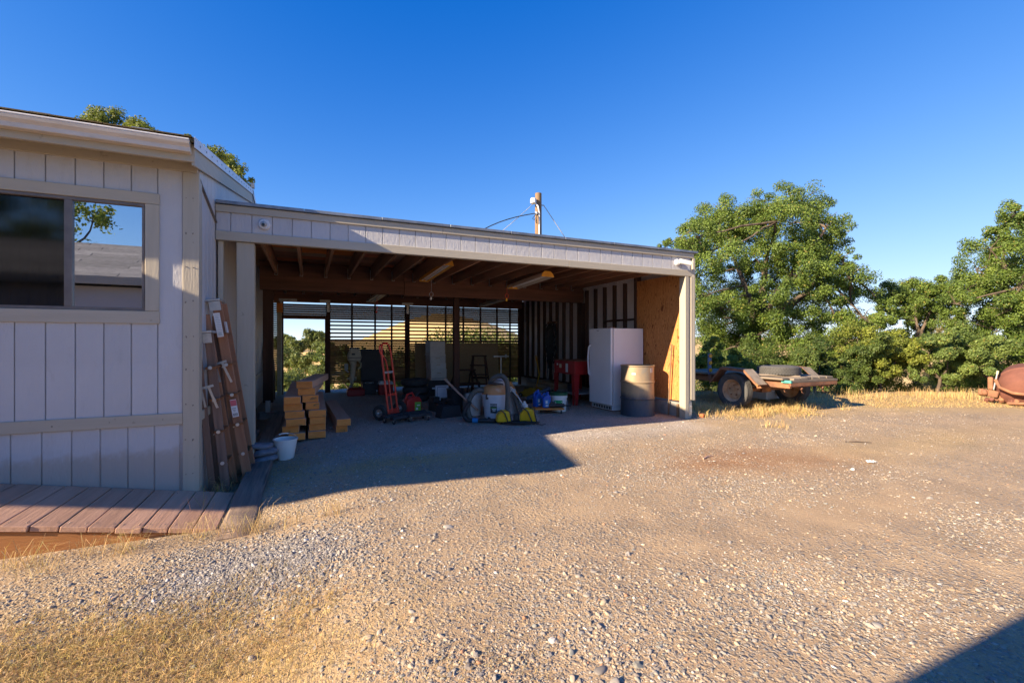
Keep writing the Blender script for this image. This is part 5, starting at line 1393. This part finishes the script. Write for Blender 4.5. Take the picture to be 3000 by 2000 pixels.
o = MB().box((0, 0, .03), (.12, .07, .055), (.1, .1, .4)).build('broken_brick', M_BRICK, None, bevel=.008, loc=(6.17, 5.80, gz(6.17, 5.8))); tag(o, 'broken orange brick lying at the foot of the right post', 'brick')
mb = MB(); rr_ = random.Random(3)
n_ = 6
gv = [(i * .018 - .05 + rr_.uniform(-.006, .006), j * .015 - .03, .006 + .02 * rr_.random()) for j in range(5) for i in range(n_)]
mb.add(gv, [(j * n_ + i, j * n_ + i + 1, (j + 1) * n_ + i + 1, (j + 1) * n_ + i) for j in range(4) for i in range(n_ - 1)])
o = mb.build('paper_scrap', M_PAPER, None, loc=(5.53, 2.9, gz(5.53, 2.9))); tag(o, 'crumpled white paper scrap on the gravel at right', 'litter')
for lab, x, y, rz_, L_ in (('pale stick lying on the rust-brown patch of ground', 4.0, 3.75, .3, .22), ('thin dark stick on the gravel beyond the rust-brown patch', 6.3, 3.6, -.6, .3)):
    o = MB().tube([(0, 0, .008), (L_ * .5, .01, .012), (L_, -.005, .008)], [.007, .008, .004], 6).build('stick', M_LUMBER if 'pale' in lab else M_BARK, None, smooth=60, loc=(x, y, gz(x, y)), rot=(0, 0, rz_)); tag(o, lab, 'stick')

# ------------------------------------------------------------------ rusty trailer
TZ = gz(8.4, 6.3)
tr = thing('flatbed_trailer', 'rusty flatbed trailer with weathered plank deck parked right of the carport', 'trailer', (8.42, 6.35, TZ))
FZ = .555
for x in (-.55, .55): MB().lim(x - .03, x + .03, -.95, 1.9, FZ - .10, FZ).build('frame_rail', M_RUST, tr, bevel=.004)
for y in (-.93, -.2, .6, 1.8): MB().lim(-.52, .52, y - .03, y + .03, FZ - .08, FZ - .002).build('cross_member', M_RUST, tr, bevel=.003)
MB().bar((-.5, 1.9, FZ - .05), (0, 3.5, FZ - .08), .06, .09).bar((.5, 1.9, FZ - .05), (.02, 3.5, FZ - .08), .06, .09).build('tongue', M_RUST, tr)
MB().cyl((-.72, 0, .345), (.76, 0, .345), .045, n=14).lim(-.14, .14, -.07, .07, .28, .41).build('axle', M_RUST, tr, smooth=40)
for x in (-.55, .55):
    MB().tube([(x, -.5, FZ - .10), (x, -.25, .40), (x, 0, .375), (x, .25, .40), (x, .5, FZ - .10)], .022, 6).build('leaf_spring', M_RUST, tr)
for s, x in ((-1, -.82), (1, .86)):
    r_, w_ = .345, .20
    m4 = Matrix.Rotation(R(90 * s), 4, 'Y')
    ty = MB().lathe([(r_ * .60, -w_ * .35), (r_ * .72, -w_ * .48), (r_ * .90, -w_ * .48), (r_ * .975, -w_ * .38), (r_, -w_ * .2), (r_, w_ * .2), (r_ * .975, w_ * .38), (r_ * .90, w_ * .48), (r_ * .72, w_ * .48), (r_ * .60, w_ * .35)], 56, m4, True).build('tyre', M_RUBBER_DUSTY, tr, smooth=35, loc=(x, 0, r_))
    for q_ in (-.13, -.045, .04, .125):
        MB().lathe([(r_ * .99, q_ * w_ * 2.2 - .004), (r_ + .004, q_ * w_ * 2.2 - .003), (r_ + .004, q_ * w_ * 2.2 + .018), (r_ * .99, q_ * w_ * 2.2 + .019)], 56, m4, True).build('tread_rib', M_RUBBER_DUSTY, ty)
    rm = MB().lathe([(0, w_ * .10), (r_ * .14, w_ * .12), (r_ * .22, w_ * .06), (r_ * .40, w_ * .10), (r_ * .50, -w_ * .05), (r_ * .585, w_ * .12), (r_ * .60, w_ * .38), (r_ * .625, w_ * .40), (r_ * .625, -w_ * .40), (0, -w_ * .40)], 44, m4).build('rim', M_RIMRUST, ty, smooth=40)
    for j in range(5):
        a = j * 1.2566
        MB().cyl(m4 @ Vector((r_ * .29 * math.cos(a), r_ * .29 * math.sin(a), w_ * .06)), m4 @ Vector((r_ * .29 * math.cos(a), r_ * .29 * math.sin(a), w_ * .17)), .013, n=6).build('wheel_nut', M_RUST, rm)
    fx0, fx1 = x - .13, x + .13
    pf = [(-.60, .50), (-.30, .765), (.22, .79), (.50, .47)]
    fd = MB()
    for (a, b) in zip(pf[:-1], pf[1:]):
        fd.prism([(a[0], a[1]), (b[0], b[1]), (b[0], b[1] + .006), (a[0], a[1] + .006)], 'x', fx0, fx1)
        fd.prism([(a[0], a[1] - .045), (b[0], b[1] - .045), (b[0], b[1] - .002), (a[0], a[1] - .002)], 'x', fx0 if s < 0 else fx1 - .006, fx0 + .006 if s < 0 else fx1)
    f_ = fd.build('fender', M_RUST, tr)
    MB().prism([(pf[0][0], pf[0][1] + .007), (pf[1][0], pf[1][1] + .007), (pf[1][0], pf[1][1] + .010), (pf[0][0], pf[0][1] + .010)], 'x', fx0 + .012, fx1 - .004).build('fender_plate', M_GREYWOOD_Y, f_)
for i in range(7):
    x = -.60 + i * .20; j = random.uniform(-.05, .05)
    MB().lim(-.092, .092, 0, 2.75, 0, .038).build('deck_plank', M_GREYWOOD_Y, tr, bevel=.004, loc=(x, -.94 + j, FZ + .045 + random.uniform(-.003, .003)))
MB().lim(-.60, .72, -.02, .15, 0, .04).build('deck_plank', M_GREYWOOD_X, tr, bevel=.004, loc=(0, -.98, FZ + .003))
MB().lim(-.03, .005, -.025, .155, -.002, .043).build('painted_plank_end', M_TEAL, tr, loc=(-.60, -.98, FZ + .003))
MB().lim(-.62, .70, -1.0, -.955, FZ - .06, FZ + .0).build('rear_angle', M_RUST, tr, bevel=.003)
MB().box((-.35, -.45, FZ + .10), (.16, .9, .03), (.03, .06, .9)).build('loose_board', M_GREYWOOD_X, tr, bevel=.003)
for x, y in ((-.30, -.9), (-.48, -.7), (.3, -.9)):
    MB().cyl((x, y - .09, FZ - .12), (x, y + .02, FZ - .05), .025, n=10).tube([(x, y - .05, FZ - .1), (x + .04, y - .06, FZ - .18), (x + .1, y - .05, FZ - .2)], .008, 6).build('lamp_bracket', M_RUST, tr)
mk = MB().lim(-.045, .045, -.012, .012, .0, .44).build('marker_board', M_BLUEWOOD, tr, loc=(-.70, .72, FZ + .05), bevel=.003)
for z in (.09, .24, .39):
    MB().cyl((.01, -.012, z), (.01, -.03, z), .044, .038, 20).build('reflector', M_AMBER, mk, smooth=40)
MB().lim(-.70, -.60, .68, .76, FZ - .08, FZ + .06).build('marker_bracket', M_RUST, tr)
loose_tyre('spare tyre lying flat on the trailer deck', (8.36, 5.98, TZ + FZ + .088), .37, .19, M_RUBBER_DUSTY)
o = thing('white_box', 'bright white metal box on legs standing behind the trailer axle', 'box', (9.45, 6.95, gz(9.45, 6.95)), .1)
MB().lim(-.55, .5, -.25, .25, .06, .44).build('body', M_FLASH, o, bevel=.02)
for a in (-.4, .4): MB().lim(a - .03, a + .03, -.2, -.14, 0, .06).lim(a - .03, a + .03, .14, .2, 0, .06).build('leg', M_GALV, o)

# ------------------------------------------------------------------ concrete mixer at the right edge
mz = gz(13.2, 4.3)
mx = thing('concrete_mixer', 'rusty concrete mixer drum with bent tube frame at the right edge', 'concrete mixer', (13.42, 4.22, mz))
mt_ = Matrix.Translation((0, 0, .37)) @ Matrix.Rotation(R(20), 4, 'Z') @ Matrix.Rotation(R(62), 4, 'Y')
MB().lathe([(.0, -.46), (.22, -.43), (.36, -.34), (.435, -.18), (.445, -.15), (.445, .02), (.45, .03), (.44, .05), (.36, .34), (.24, .50), (.23, .50), (.34, .32), (.42, .03)], 48, mt_).build('mixer_drum', M_RUST_DK, mx, smooth=30)
MB().lathe([(.446, -.02), (.455, -.01), (.455, .01), (.446, .02)], 48, mt_, True).build('drum_band', M_RUST_DK, mx, smooth=40)
mr, mf = Vector((.30, -.954, 0)), Vector((-.954, -.30, 0))
def MX(a, b, z): return mr * a + mf * b * 1.15 + Vector((0, 0, z))
MB().tube([MX(-.42, .30, .50), MX(-.36, .44, .36), MX(-.18, .52, .27), MX(.05, .54, .25), MX(.4, .52, .26), MX(.7, .40, .3)], .03, 10).build('yoke', M_RUST, mx, smooth=60)
MB().tube([MX(-.25, .42, .05), MX(.0, .46, .07), MX(.5, .44, .08), MX(.8, .4, .06)], .028, 10).build('base_tube', M_RUST, mx, smooth=60)
MB().tube([MX(-.45, .26, .30), MX(-.40, .26, .62)], .017, 8).build('lever', M_GALV, mx, smooth=60)
MB().tube([MX(-.40, .26, .62), MX(-.39, .26, .69)], .021, 8).build('lever_grip', M_CREAM, mx, smooth=60)
MB().box(MX(-.50, .18, .42), (.10, .08, .26), (0, 0, .4)).box(MX(-.46, .20, .2), (.22, .16, .14), (.2, .1, .3)).build('bracket', M_RUST, mx, bevel=.015)
MB().box(MX(-.60, .22, .22), (.14, .14, .13), (.1, .3, .2)).cyl(MX(-.62, .3, .22), MX(-.54, .3, .24), .06, n=14).build('engine', M_RUST, mx, bevel=.015)
for i in range(7):
    MB().box(MX(-.55 + .07 * i, .25 + random.uniform(-.08, .08), .08 + random.uniform(-.03, .05)), (.09, .07, .07), (random.random(), random.random(), random.random())).build('gear_part', random.choice((M_RUST, M_RUST_DK, M_RUST)), mx, bevel=.01)
for i in range(4): MB().lathe([(.014, -.004), (.02, 0), (.014, .004)], 10, Matrix.Translation(MX(.03, .56, .20 - i * .028)) @ Matrix.Rotation(R(90), 4, 'X' if i % 2 else 'Y'), True).build('chain_link', M_RUST, mx)
for a in (-.35, .5): MB().cyl(MX(a, .2, 0), MX(a, .2, .22), .03, n=8).build('stand', M_RUST, mx)

# ------------------------------------------------------------------ utility pole with wires
up = thing('utility_pole', 'weathered wooden utility pole rising behind the carport roof', 'utility pole', (8.28, 16, gz(8.28, 16)))
pb = 7.14 - gz(8.28, 16)
MB().tube([(0, 0, -.3), (0, 0, pb * .5), (0, 0, pb)], [.16, .145, .128], 18).build('pole', M_GREYWOOD_Z, up, smooth=40)
MB().tube([(-.03, -.14, pb - 3), (-.03, -.14, pb - .8), (-.10, -.16, pb - .55), (-.20, -.10, pb - .42)], .03, 10).build('conduit', M_FLASH, up, smooth=60)
MB().lathe([(.0, -.12), (.09, -.12), (.12, -.10), (.12, .06), (.10, .09), (0, .09)], 20).build('weatherhead', M_FLASH, up, smooth=45, loc=(-.26, -.08, pb - .34))
MB().lathe([(0, -.05), (.05, -.04), (.05, .05), (0, .06)], 14).build('insulator', M_FLASH, up, smooth=50, loc=(-.15, -.12, pb - .82))
MB().cyl((.12, -.05, pb - .46), (.22, -.05, pb - .46), .02, n=8).build('eye_bolt', M_GALV, up)
MB().tube([(-.17, -.13, pb - .86), (-.28, -.2, pb - .98), (-.36, -.2, pb - 1.08), (-.28, -.2, pb - 1.12), (-.18, -.16, pb - 1.0), (-.14, -.16, pb - 1.24), (-.2, -.18, pb - 1.18), (-.15, -.14, pb - .9)], .012, 6).build('wire_loop', M_WIRE, up, smooth=70)
def sag(p, q, s, n=14): return [Vector(p).lerp(Vector(q), i / n) - Vector((0, 0, s * math.sin(math.pi * i / n))) for i in range(n + 1)]
zp = 7.14
def wire(name, label, p, q, s, m_, r_):
    mb = MB().tube([a - Vector(p) for a in sag(p, q, s)], r_, 6)
    return tag(mb.build(name, m_, None, smooth=60, loc=tuple(p)), label, 'wire')
wire('service_wire', 'pale upper wire slanting down left from the pole head to the carport roof', (8.02, 15.92, zp - .46), (3.0, 12.62, 2.83), .12, M_GREYPL, .012)
wire('service_wire', 'black lower cable sagging left from the pole to the carport roof', (8.08, 15.86, zp - .84), (2.49, 12.62, 2.83), -.45, M_WIRE, .018)
wire('guy_wire', 'white guy wire slanting down right from the pole', (8.5, 15.95, zp - .46), (17.07, 16.0, gz(17.07, 16.0)), .1, M_GREYPL, .014)
# ------------------------------------------------------------------ trees and shrubs
# each entry: base point, then foliage masses (x, y, z, radius) relative to the base
OAK_A = ((13.80, 10.81, -0.55), [(0.38, 0.71, 4.42, 0.51), (0.2, 0.03, 4.66, 0.53), (-0.18, 1.18, 3.71, 0.56), (1.1, 0.94, 3.74, 0.53), (0.68, 0.13, 6.74, 0.66), (0.41, 0.66, 6.25, 0.61), (2.42, -0.04, 6.97, 0.62), (3.46, 0.01, 6.67, 0.57), (-0.15, 0.91, 6.43, 0.67), (-0.36, 1.64, 6.21, 0.7), (-2.92, -0.35, 5.05, 0.52), (-2.15, 0.84, 5.14, 0.4), (-1.69, 2.31, 5.43, 0.28), (-0.72, 0.85, 5.57, 0.72), (1.08, 0.92, 5.75, 0.76), (-0.47, -1.15, 5.59, 0.64), (1.23, -0.66, 5.84, 0.69), (1.44, -1.53, 5.54, 0.55), (2.8, -1.1, 5.49, 0.41), (-1.35, 0.86, 4.8, 0.71), (-2.2, -0.72, 4.52, 0.58), (-0.16, -0.92, 4.75, 0.6), (0.74, -1.1, 4.9, 0.61), (3.43, -0.07, 5.26, 0.63), (-0.98, 1.37, 4.18, 0.67), (-2.6, -0.03, 3.26, 0.59), (1.92, 0.19, 4.44, 0.74), (0.49, -1.49, 4.11, 0.65), (2.78, -0.83, 4.35, 0.6), (1.53, -1.99, 4.43, 0.38), (-0.8, -1.39, 3.41, 0.52), (2.72, 0.09, 3.73, 0.69), (1.32, -1.61, 3.49, 0.55), (2.04, -1.91, 3.87, 0.55), (5.05, -0.56, 3.77, 0.51), (-0.71, 1.62, 2.73, 0.75), (-1.57, -0.04, 2.96, 0.67), (1.02, 1.16, 3.25, 0.76), (0.49, -0.08, 3.02, 0.59), (0.01, 0.62, 2.57, 0.72), (0.11, -1.08, 2.72, 0.66), (3.28, 0.08, 2.86, 0.63), (3.36, -0.83, 3.06, 0.6), (-0.13, 1.69, 1.98, 0.76), (0.49, 1.16, 1.72, 0.75), (-0.42, -0.52, 2.07, 0.67), (0.48, -0.7, 1.85, 0.68), (0.58, -1.43, 1.85, 0.54), (1.5, -1.91, 2.17, 0.59), (1.9, -2.37, 2.59, 0.58), (3.25, -2.15, 2.97, 0.33), (-1.28, 0.93, 1.14, 0.65), (-2.23, -0.75, 1.02, 0.52), (1.0, 0.18, 1.13, 0.6), (0.72, -0.89, 0.95, 0.56), (1.55, -1.36, 1.29, 0.5), (4.25, -0.78, 1.73, 0.62), (3.7, -1.72, 2.2, 0.52)])
OAK_B = ((20.00, 6.41, -0.5), [(-0.93, -0.19, 5.63, 0.4), (-0.61, 0.21, 5.25, 0.47), (0.98, 0.24, 5.2, 0.6), (-2.68, -0.26, 4.37, 0.48), (1.72, 0.79, 4.58, 0.69), (-1.7, -0.81, 4.06, 0.66), (-0.24, 0.93, 4.12, 0.61), (0.76, 0.8, 3.83, 0.68), (-2.06, -0.66, 3.31, 0.61), (1.95, 0.08, 3.47, 0.78), (-2.06, 0.48, 3.33, 0.51), (-0.64, 0.54, 2.97, 0.64), (-2.36, -0.56, 2.65, 0.56), (-1.51, -0.82, 2.46, 0.66), (-3.06, 0.32, 2.88, 0.39), (0.48, 1.28, 2.38, 0.63), (-1.93, -0.14, 2.09, 0.59), (1.1, 0.35, 1.8, 0.66), (2.57, 0.26, 1.69, 0.8), (0.63, 1.17, 1.46, 0.63), (-1.13, -0.01, 1.29, 0.56), (-0.44, -0.28, 0.99, 0.61), (-1.53, 0.77, 1.8, 0.53), (-0.95, 1.33, 2.36, 0.44), (-0.8, -0.93, 4.69, 0.67), (1.77, 0.03, 6.0, 0.66)])
OAK_C = ((20.29, 9.01, -0.9), [(-0.32, 0.8, 4.0, 0.49), (0.41, 0.6, 4.14, 0.49), (-1.14, -0.51, 3.72, 0.44), (0.38, 0.81, 3.5, 0.5), (-0.58, -0.64, 3.85, 0.42), (0.5, -0.57, 4.14, 0.44), (0.27, 0.12, 3.2, 0.45), (1.74, 0.14, 3.5, 0.47), (-1.5, 0.32, 3.05, 0.36), (0.81, 0.57, 2.72, 0.44)])
OAK_E = ((-6.32, 23.62, -2.5), [(-1.16, 0.67, 12.92, 0.65), (-1.33, -0.02, 12.49, 0.48), (-0.26, -0.49, 12.31, 0.55), (-1.59, -0.35, 11.98, 0.54), (0.42, -1.57, 11.78, 0.47), (0.84, -1.53, 11.47, 0.61), (-1.13, 1.12, 12.31, 0.73), (-3.02, 2.98, 13.45, 0.22), (1.94, -1.98, 11.63, 0.27), (2.87, -2.76, 11.01, 0.4), (2.88, 0.31, 11.78, 0.49), (3.63, -1.51, 10.75, 0.43), (2.4, -1.38, 10.82, 0.56), (1.51, -1.54, 11.04, 0.68), (0.04, 0.29, 11.32, 0.87), (3.23, -0.37, 10.39, 0.6)])
def leaves(cl, n, size, c_pale, c_dk, flat=.78, sub=10, seed=1, needle=False, grow=1.0):
    g = np.random.default_rng(seed)
    cl = np.array(cl, float); cl[:, 3] *= grow
    w = cl[:, 3] ** 2; w /= w.sum()
    cnt = np.maximum((w * n).astype(int), 30)
    pos, tint, outw = [], [], []
    for (x, y, z, r), m in zip(cl, cnt):
        k = max(5, int(sub * (r / .6)))
        dirs = g.normal(size=(k, 3)); dirs /= np.linalg.norm(dirs, axis=1)[:, None]
        rad = r * (.35 + .62 * g.random(k) ** .6)
        sc = dirs * rad[:, None] * np.array([1, 1, flat])
        sr = r * g.uniform(.26, .46, k)
        j = g.integers(0, k, m)
        q = g.normal(size=(m, 3)); q /= np.linalg.norm(q, axis=1)[:, None]
        p = sc[j] + q * (sr[j] * g.random(m) ** .45)[:, None] * np.array([1, 1, .85])
        pos.append(p + np.array([x, y, z]))
        o = p / (np.linalg.norm(p, axis=1)[:, None] + 1e-6)
        outw.append(o * .5 + q * .6)
        tint.append(np.clip(g.normal(.5, .22, k)[j] + g.normal(0, .22, m), 0, 1))
    pos = np.concatenate(pos); o = np.concatenate(outw); tt = np.concatenate(tint)
    m = len(pos)
    nr = o + g.normal(0, .65, (m, 3)) + np.array([0, 0, .35]); nr /= np.linalg.norm(nr, axis=1)[:, None]
    a = np.cross(nr, g.normal(size=(m, 3))); a /= np.linalg.norm(a, axis=1)[:, None]
    b = np.cross(nr, a)
    s = size * g.uniform(.65, 1.3, m)[:, None]
    wd = .12 if needle else .58
    ln = 1.6 if needle else 1.0
    tipv = pos + a * s * ln + nr * s * .18
    v = np.stack([pos - a * s * ln, pos + b * s * wd + nr * s * .12, tipv, pos - b * s * wd + nr * s * .12], 1).reshape(-1, 3)
    f = np.arange(m * 4).reshape(m, 4)
    c = np.array(c_dk)[None] * (1 - tt[:, None]) + np.array(c_pale)[None] * tt[:, None]  # tone mixed at random, clump by clump and leaf by leaf
    c = c * g.uniform(.8, 1.2, (m, 1))
    yel = g.random(m) < .03; c[yel] = np.array([.30, .26, .06]) * g.uniform(.7, 1.1, (yel.sum(), 1))
    return v, f, np.repeat(c, 4, 0)
def limb(mb, p, q, r0, r1, rnd, n=7, bend=.14):
    p, q = Vector(p), Vector(q); L_ = (q - p).length
    k1 = Vector((rnd.uniform(-1, 1), rnd.uniform(-1, 1), rnd.uniform(-.3, .8))) * L_ * bend
    pts, rr = [], []
    for i in range(n + 1):
        u = i / n
        pts.append(p.lerp(q, u) + k1 * math.sin(math.pi * u) + Vector((rnd.uniform(-1, 1), rnd.uniform(-1, 1), rnd.uniform(-1, 1))) * L_ * .018 * (0 < i < n))
        rr.append(r0 + (r1 - r0) * u ** .8)
    mb.tube(pts, rr, 7)
    return pts
def tree(name, label, base, cl, n, size, c_pale, c_dk, trunk_r, fork, group, seed, twigs=3, cat='tree', needle=False, flat=.78, sub=16, grow=1.0):
    rnd = random.Random(seed)
    t = thing(name, label, cat, base, 0, group)
    mb = MB()
    fork = Vector(fork)
    tp = limb(mb, (0, 0, -.4), fork, trunk_r * 1.25, trunk_r * .8, rnd, 7, .10)
    mains = []
    order = sorted(cl, key=lambda c: (Vector(c[:3]) - fork).length)
    k = max(3, len(cl) // 6)
    step = max(1, len(order) // k)
    for c in order[step // 2::step]:
        pts = limb(mb, tp[rnd.choice((-1, -1, -2))], c[:3], trunk_r * .55, trunk_r * .13, rnd, 9, .16)
        mains.append(pts)
    joints = [q for pts in mains for q in pts[3:]]
    for c in cl:
        cc = Vector(c[:3])
        q = min(joints, key=lambda j: (j - cc).length)
        if (q - cc).length > .15: limb(mb, q, cc, trunk_r * .20, trunk_r * .06, rnd, 5, .12)
        for _ in range(twigs):
            dv = Vector((rnd.gauss(0, 1), rnd.gauss(0, 1), rnd.gauss(.1, .8))).normalized() * c[3] * rnd.uniform(.6, 1.0)
            limb(mb, cc, cc + dv, trunk_r * .07, trunk_r * .025, rnd, 4, .12)
    mb.build('trunk', M_BARK, t, smooth=60)
    v, f, c = leaves(cl, n, size, c_pale, c_dk, flat, sub, seed, needle, grow)
    o = bpy.data.objects.new('crown', mesh_np('crown', v, f, c, M_LEAF)); COL.objects.link(o); o.parent = t
    return t
G1, G2 = (.175, .25, .045), (.065, .115, .026)
tree('oak_tree', 'large spreading green oak behind the trailer', OAK_A[0], OAK_A[1], 270000, .030, G1, G2, .23, (.1, .1, 2.1), None, 21, 6, sub=13, grow=1.24)
tree('oak_tree', 'tall oak at the right edge behind the concrete mixer', OAK_B[0], OAK_B[1], 150000, .028, G1, G2, .20, (.2, .1, 2.0), None, 22, 5, sub=11, grow=1.18)
tree('young_oak', 'low oak with arching boughs in the gap between the two large oaks', OAK_C[0], OAK_C[1], 44000, .031, G1, G2, .12, (-.3, 0, 2.0), None, 23, 4, grow=1.25)
tree('roof_tree', 'leafy tree rising behind the house roof', OAK_E[0], OAK_E[1], 50000, .046, (.20, .23, .035), (.07, .11, .02), .2, (0, 0, 5.2), None, 24, 2, grow=1.32)
tree('yard_oak', 'dark oak across the yard, mirrored in the house window', (-11.2, -15.2, 0), [(random.Random(i).uniform(-2.6, 2.8), random.Random(i + 50).uniform(-2.2, 2.2), 4.2 + random.Random(i + 90).uniform(-1.6, 3.2), .9) for i in range(26)], 22000, .075, G1, G2, .3, (0, 0, 2.4), None, 25, 2)
def shrub(label, base, r_, h_, n, size, c1, c2, seed, k=9, group='shrubs along the edge of the yard', needle=False):
    rnd = random.Random(seed)
    cl = []
    for i in range(k):
        a = rnd.uniform(0, 6.28); q = rnd.random() ** .5 * r_ * .75
        cl.append((q * math.cos(a), q * math.sin(a), rnd.uniform(.22, .85) * h_, r_ * rnd.uniform(.32, .5)))
    return tree('shrub', label, base, cl, n, size, c1, c2, .045, (0, 0, h_ * .2), group, seed, 2, 'shrub', needle, .85, 12)
def spot(u, D):      # yard coordinates of a place D metres ahead of the camera, u metres to its right
    x, y = .4075 * D + .9132 * u, .9132 * D - .4075 * u
    return (round(x, 2), round(y, 2), round(gz(x, y), 2))
YG1, YG2 = (.25, .285, .045), (.115, .155, .03)
DG1, DG2 = (.115, .165, .036), (.045, .08, .02)
BG1, BG2 = (.21, .28, .07), (.09, .145, .04)
for lab, u, D, r_, h_, n, c1, c2, sd in (
        ('dark green shrub directly behind the rear of the trailer', 7.7, 11.6, 1.0, 1.5, 20000, DG1, DG2, 31),
        ('dark low shrub right of the trailer deck', 8.8, 11.7, .95, 1.35, 18000, DG1, DG2, 32),
        ('tall yellow-green shrub in the gap between the oaks', 10.6, 13.6, 1.35, 2.6, 24000, YG1, YG2, 33),
        ('low yellow-green shrub in front of the gap between the oaks', 9.8, 12.1, .95, 1.4, 17000, YG1, YG2, 34),
        ('round fresh green shrub halfway between trailer and concrete mixer', 11.0, 11.7, 1.05, 1.75, 26000, BG1, BG2, 35),
        ('fresh green shrub just left of the concrete mixer', 12.3, 11.6, .95, 1.6, 20000, BG1, BG2, 36),
        ('green shrub behind the concrete mixer drum', 13.6, 11.8, 1.1, 1.9, 18000, G1, G2, 37),
        ('olive shrub behind the near trailer wheel', 5.9, 12.4, 1.05, 1.5, 17000, G1, G2, 38),
        ('yellow-green shrub left of the trailer marker board', 4.75, 12.0, .85, 1.5, 13000, YG1, YG2, 39),
        ('dark shrub under the crown of the large oak', 6.9, 13.4, 1.3, 2.0, 18000, DG1, DG2, 40),
        ('olive shrub far back in the gap between the oaks', 12.2, 15.2, 1.6, 3.0, 19000, YG1, G2, 41),
        ('dull green shrub deep between the oak trunks', 8.9, 14.2, 1.4, 2.2, 16000, G1, DG2, 42),
        ('dull green shrub filling the dark behind the right oak', 14.2, 14.5, 1.6, 2.6, 16000, G1, DG2, 43)):
    shrub(lab, spot(u, D), r_, h_, int(n * 1.25), .025, c1, c2, sd)
for lab, x, y, sd in (('dark bush pressing on the slats behind the outboard motor', 1.4, 15.5, 51), ('dark bush pressing on the slats behind the tyre stack', 2.7, 15.7, 52), ('dark bush pressing on the slats behind the step stool', 4.1, 15.5, 53), ('dark bush pressing on the slats behind the floor jack', 5.4, 15.8, 54), ('dark bush pressing on the slats at the back right corner', 6.6, 16.0, 55)):
    shrub(lab, (x, y, gz(x, y)), 1.0, 2.1, 9000, .035, DG1, DG2, sd, 9, 'bushes behind the slatted wall')
tree('grey_pine', 'hazy grey-green pine with brown needles far behind the gap in the oaks', spot(21.5, 23.), [(random.Random(i).uniform(-1.5, 1.5), random.Random(i + 7).uniform(-1, 1), 1.5 + i * .42, .85 - .02 * i) for i in range(17)], 13000, .09, (.30, .27, .12), (.20, .17, .08), .14, (0, 0, 4), None, 60, 2, 'tree', True)
# hillside trees below the yard, seen through the back door and between the oaks
hs_ = [(-.46, 24, 1.6, 'bright green tree just below the back doorway'), (-.505, 29, 2.0, 'leafy tree at the left jamb of the back doorway'), (-.425, 34, 2.1, 'round dark tree low at the right of the doorway view'),
       (-.47, 46, 3.2, 'green tree on the near slope, in the middle of the doorway view'), (-.50, 60, 2.7, 'dark oak on the far slope, left in the doorway view'), (-.43, 66, 2.7, 'oak on the far slope, right in the doorway view'),
       (-.455, 84, 2.9, 'oak on the far slope above the middle tree'), (-.49, 92, 2.9, 'oak on the far slope beside the left door jamb'), (-.415, 96, 3.0, 'oak near the skyline at the right door jamb'),
       (-.475, 116, 3.1, 'round oak on the skyline in the doorway view'), (-.44, 122, 3.4, 'tallest oak on the skyline in the doorway view'), (-.51, 130, 3.2, 'farthest oak on the skyline at the left door jamb'),
       (-.405, 40, 2.0, 'thin pale tree in front of the dry slope'), (-.42, 140, 3.0, 'small far oak on the skyline right of the tallest'),
       (-.31, 19, 1.9, 'dusky tree behind the slats near the outboard motor'), (-.20, 20, 2.0, 'dusky tree behind the slats near the hand truck'), (-.10, 19.5, 2.6, 'sunlit tree behind the slats near the beehive'), (-.0, 21, 2.9, 'sunlit tree behind the slats at the right corner')]
for i, (u, D, r_, lab) in enumerate(hs_):
    rnd = random.Random(100 + i)
    cl = [(rnd.uniform(-.6, .6) * r_, rnd.uniform(-.6, .6) * r_, r_ * rnd.uniform(.55, 1.5), r_ * rnd.uniform(.35, .5)) for _ in range(9)]
    far_ = D > 50
    tree('hillside_tree', lab, spot(u * D, D), cl, 9000 if not far_ else 6000, .0016 * D + .025, (.20, .23, .05) if i in (0, 1, 12, 16, 17) else (.15, .19, .05), (.06, .09, .028), .2, (0, 0, r_ * .5), 'trees on the slope beyond the yard', 100 + i, 1)
for i, (u, D, r_, lab) in enumerate(((16, 40, 3.0, 'far slope tree glimpsed left of the large oak trunk'), (30, 60, 3.6, 'far slope tree glimpsed through the oak gap'), (46, 62, 3.8, 'far slope tree glimpsed at the right'), (24, 52, 3.4, 'far slope tree glimpsed under the large oak'), (38, 58, 3.4, 'far slope tree behind the grey pine'))):
    rnd = random.Random(200 + i)
    cl = [(rnd.uniform(-.6, .6) * r_, rnd.uniform(-.6, .6) * r_, r_ * rnd.uniform(.55, 1.5), r_ * rnd.uniform(.35, .5)) for _ in range(9)]
    tree('hillside_tree', lab, spot(u, D), cl, 6000, .0016 * D + .025, (.13, .165, .04), (.06, .09, .025), .2, (0, 0, r_ * .5), 'trees on the slope beyond the yard', 200 + i, 1)
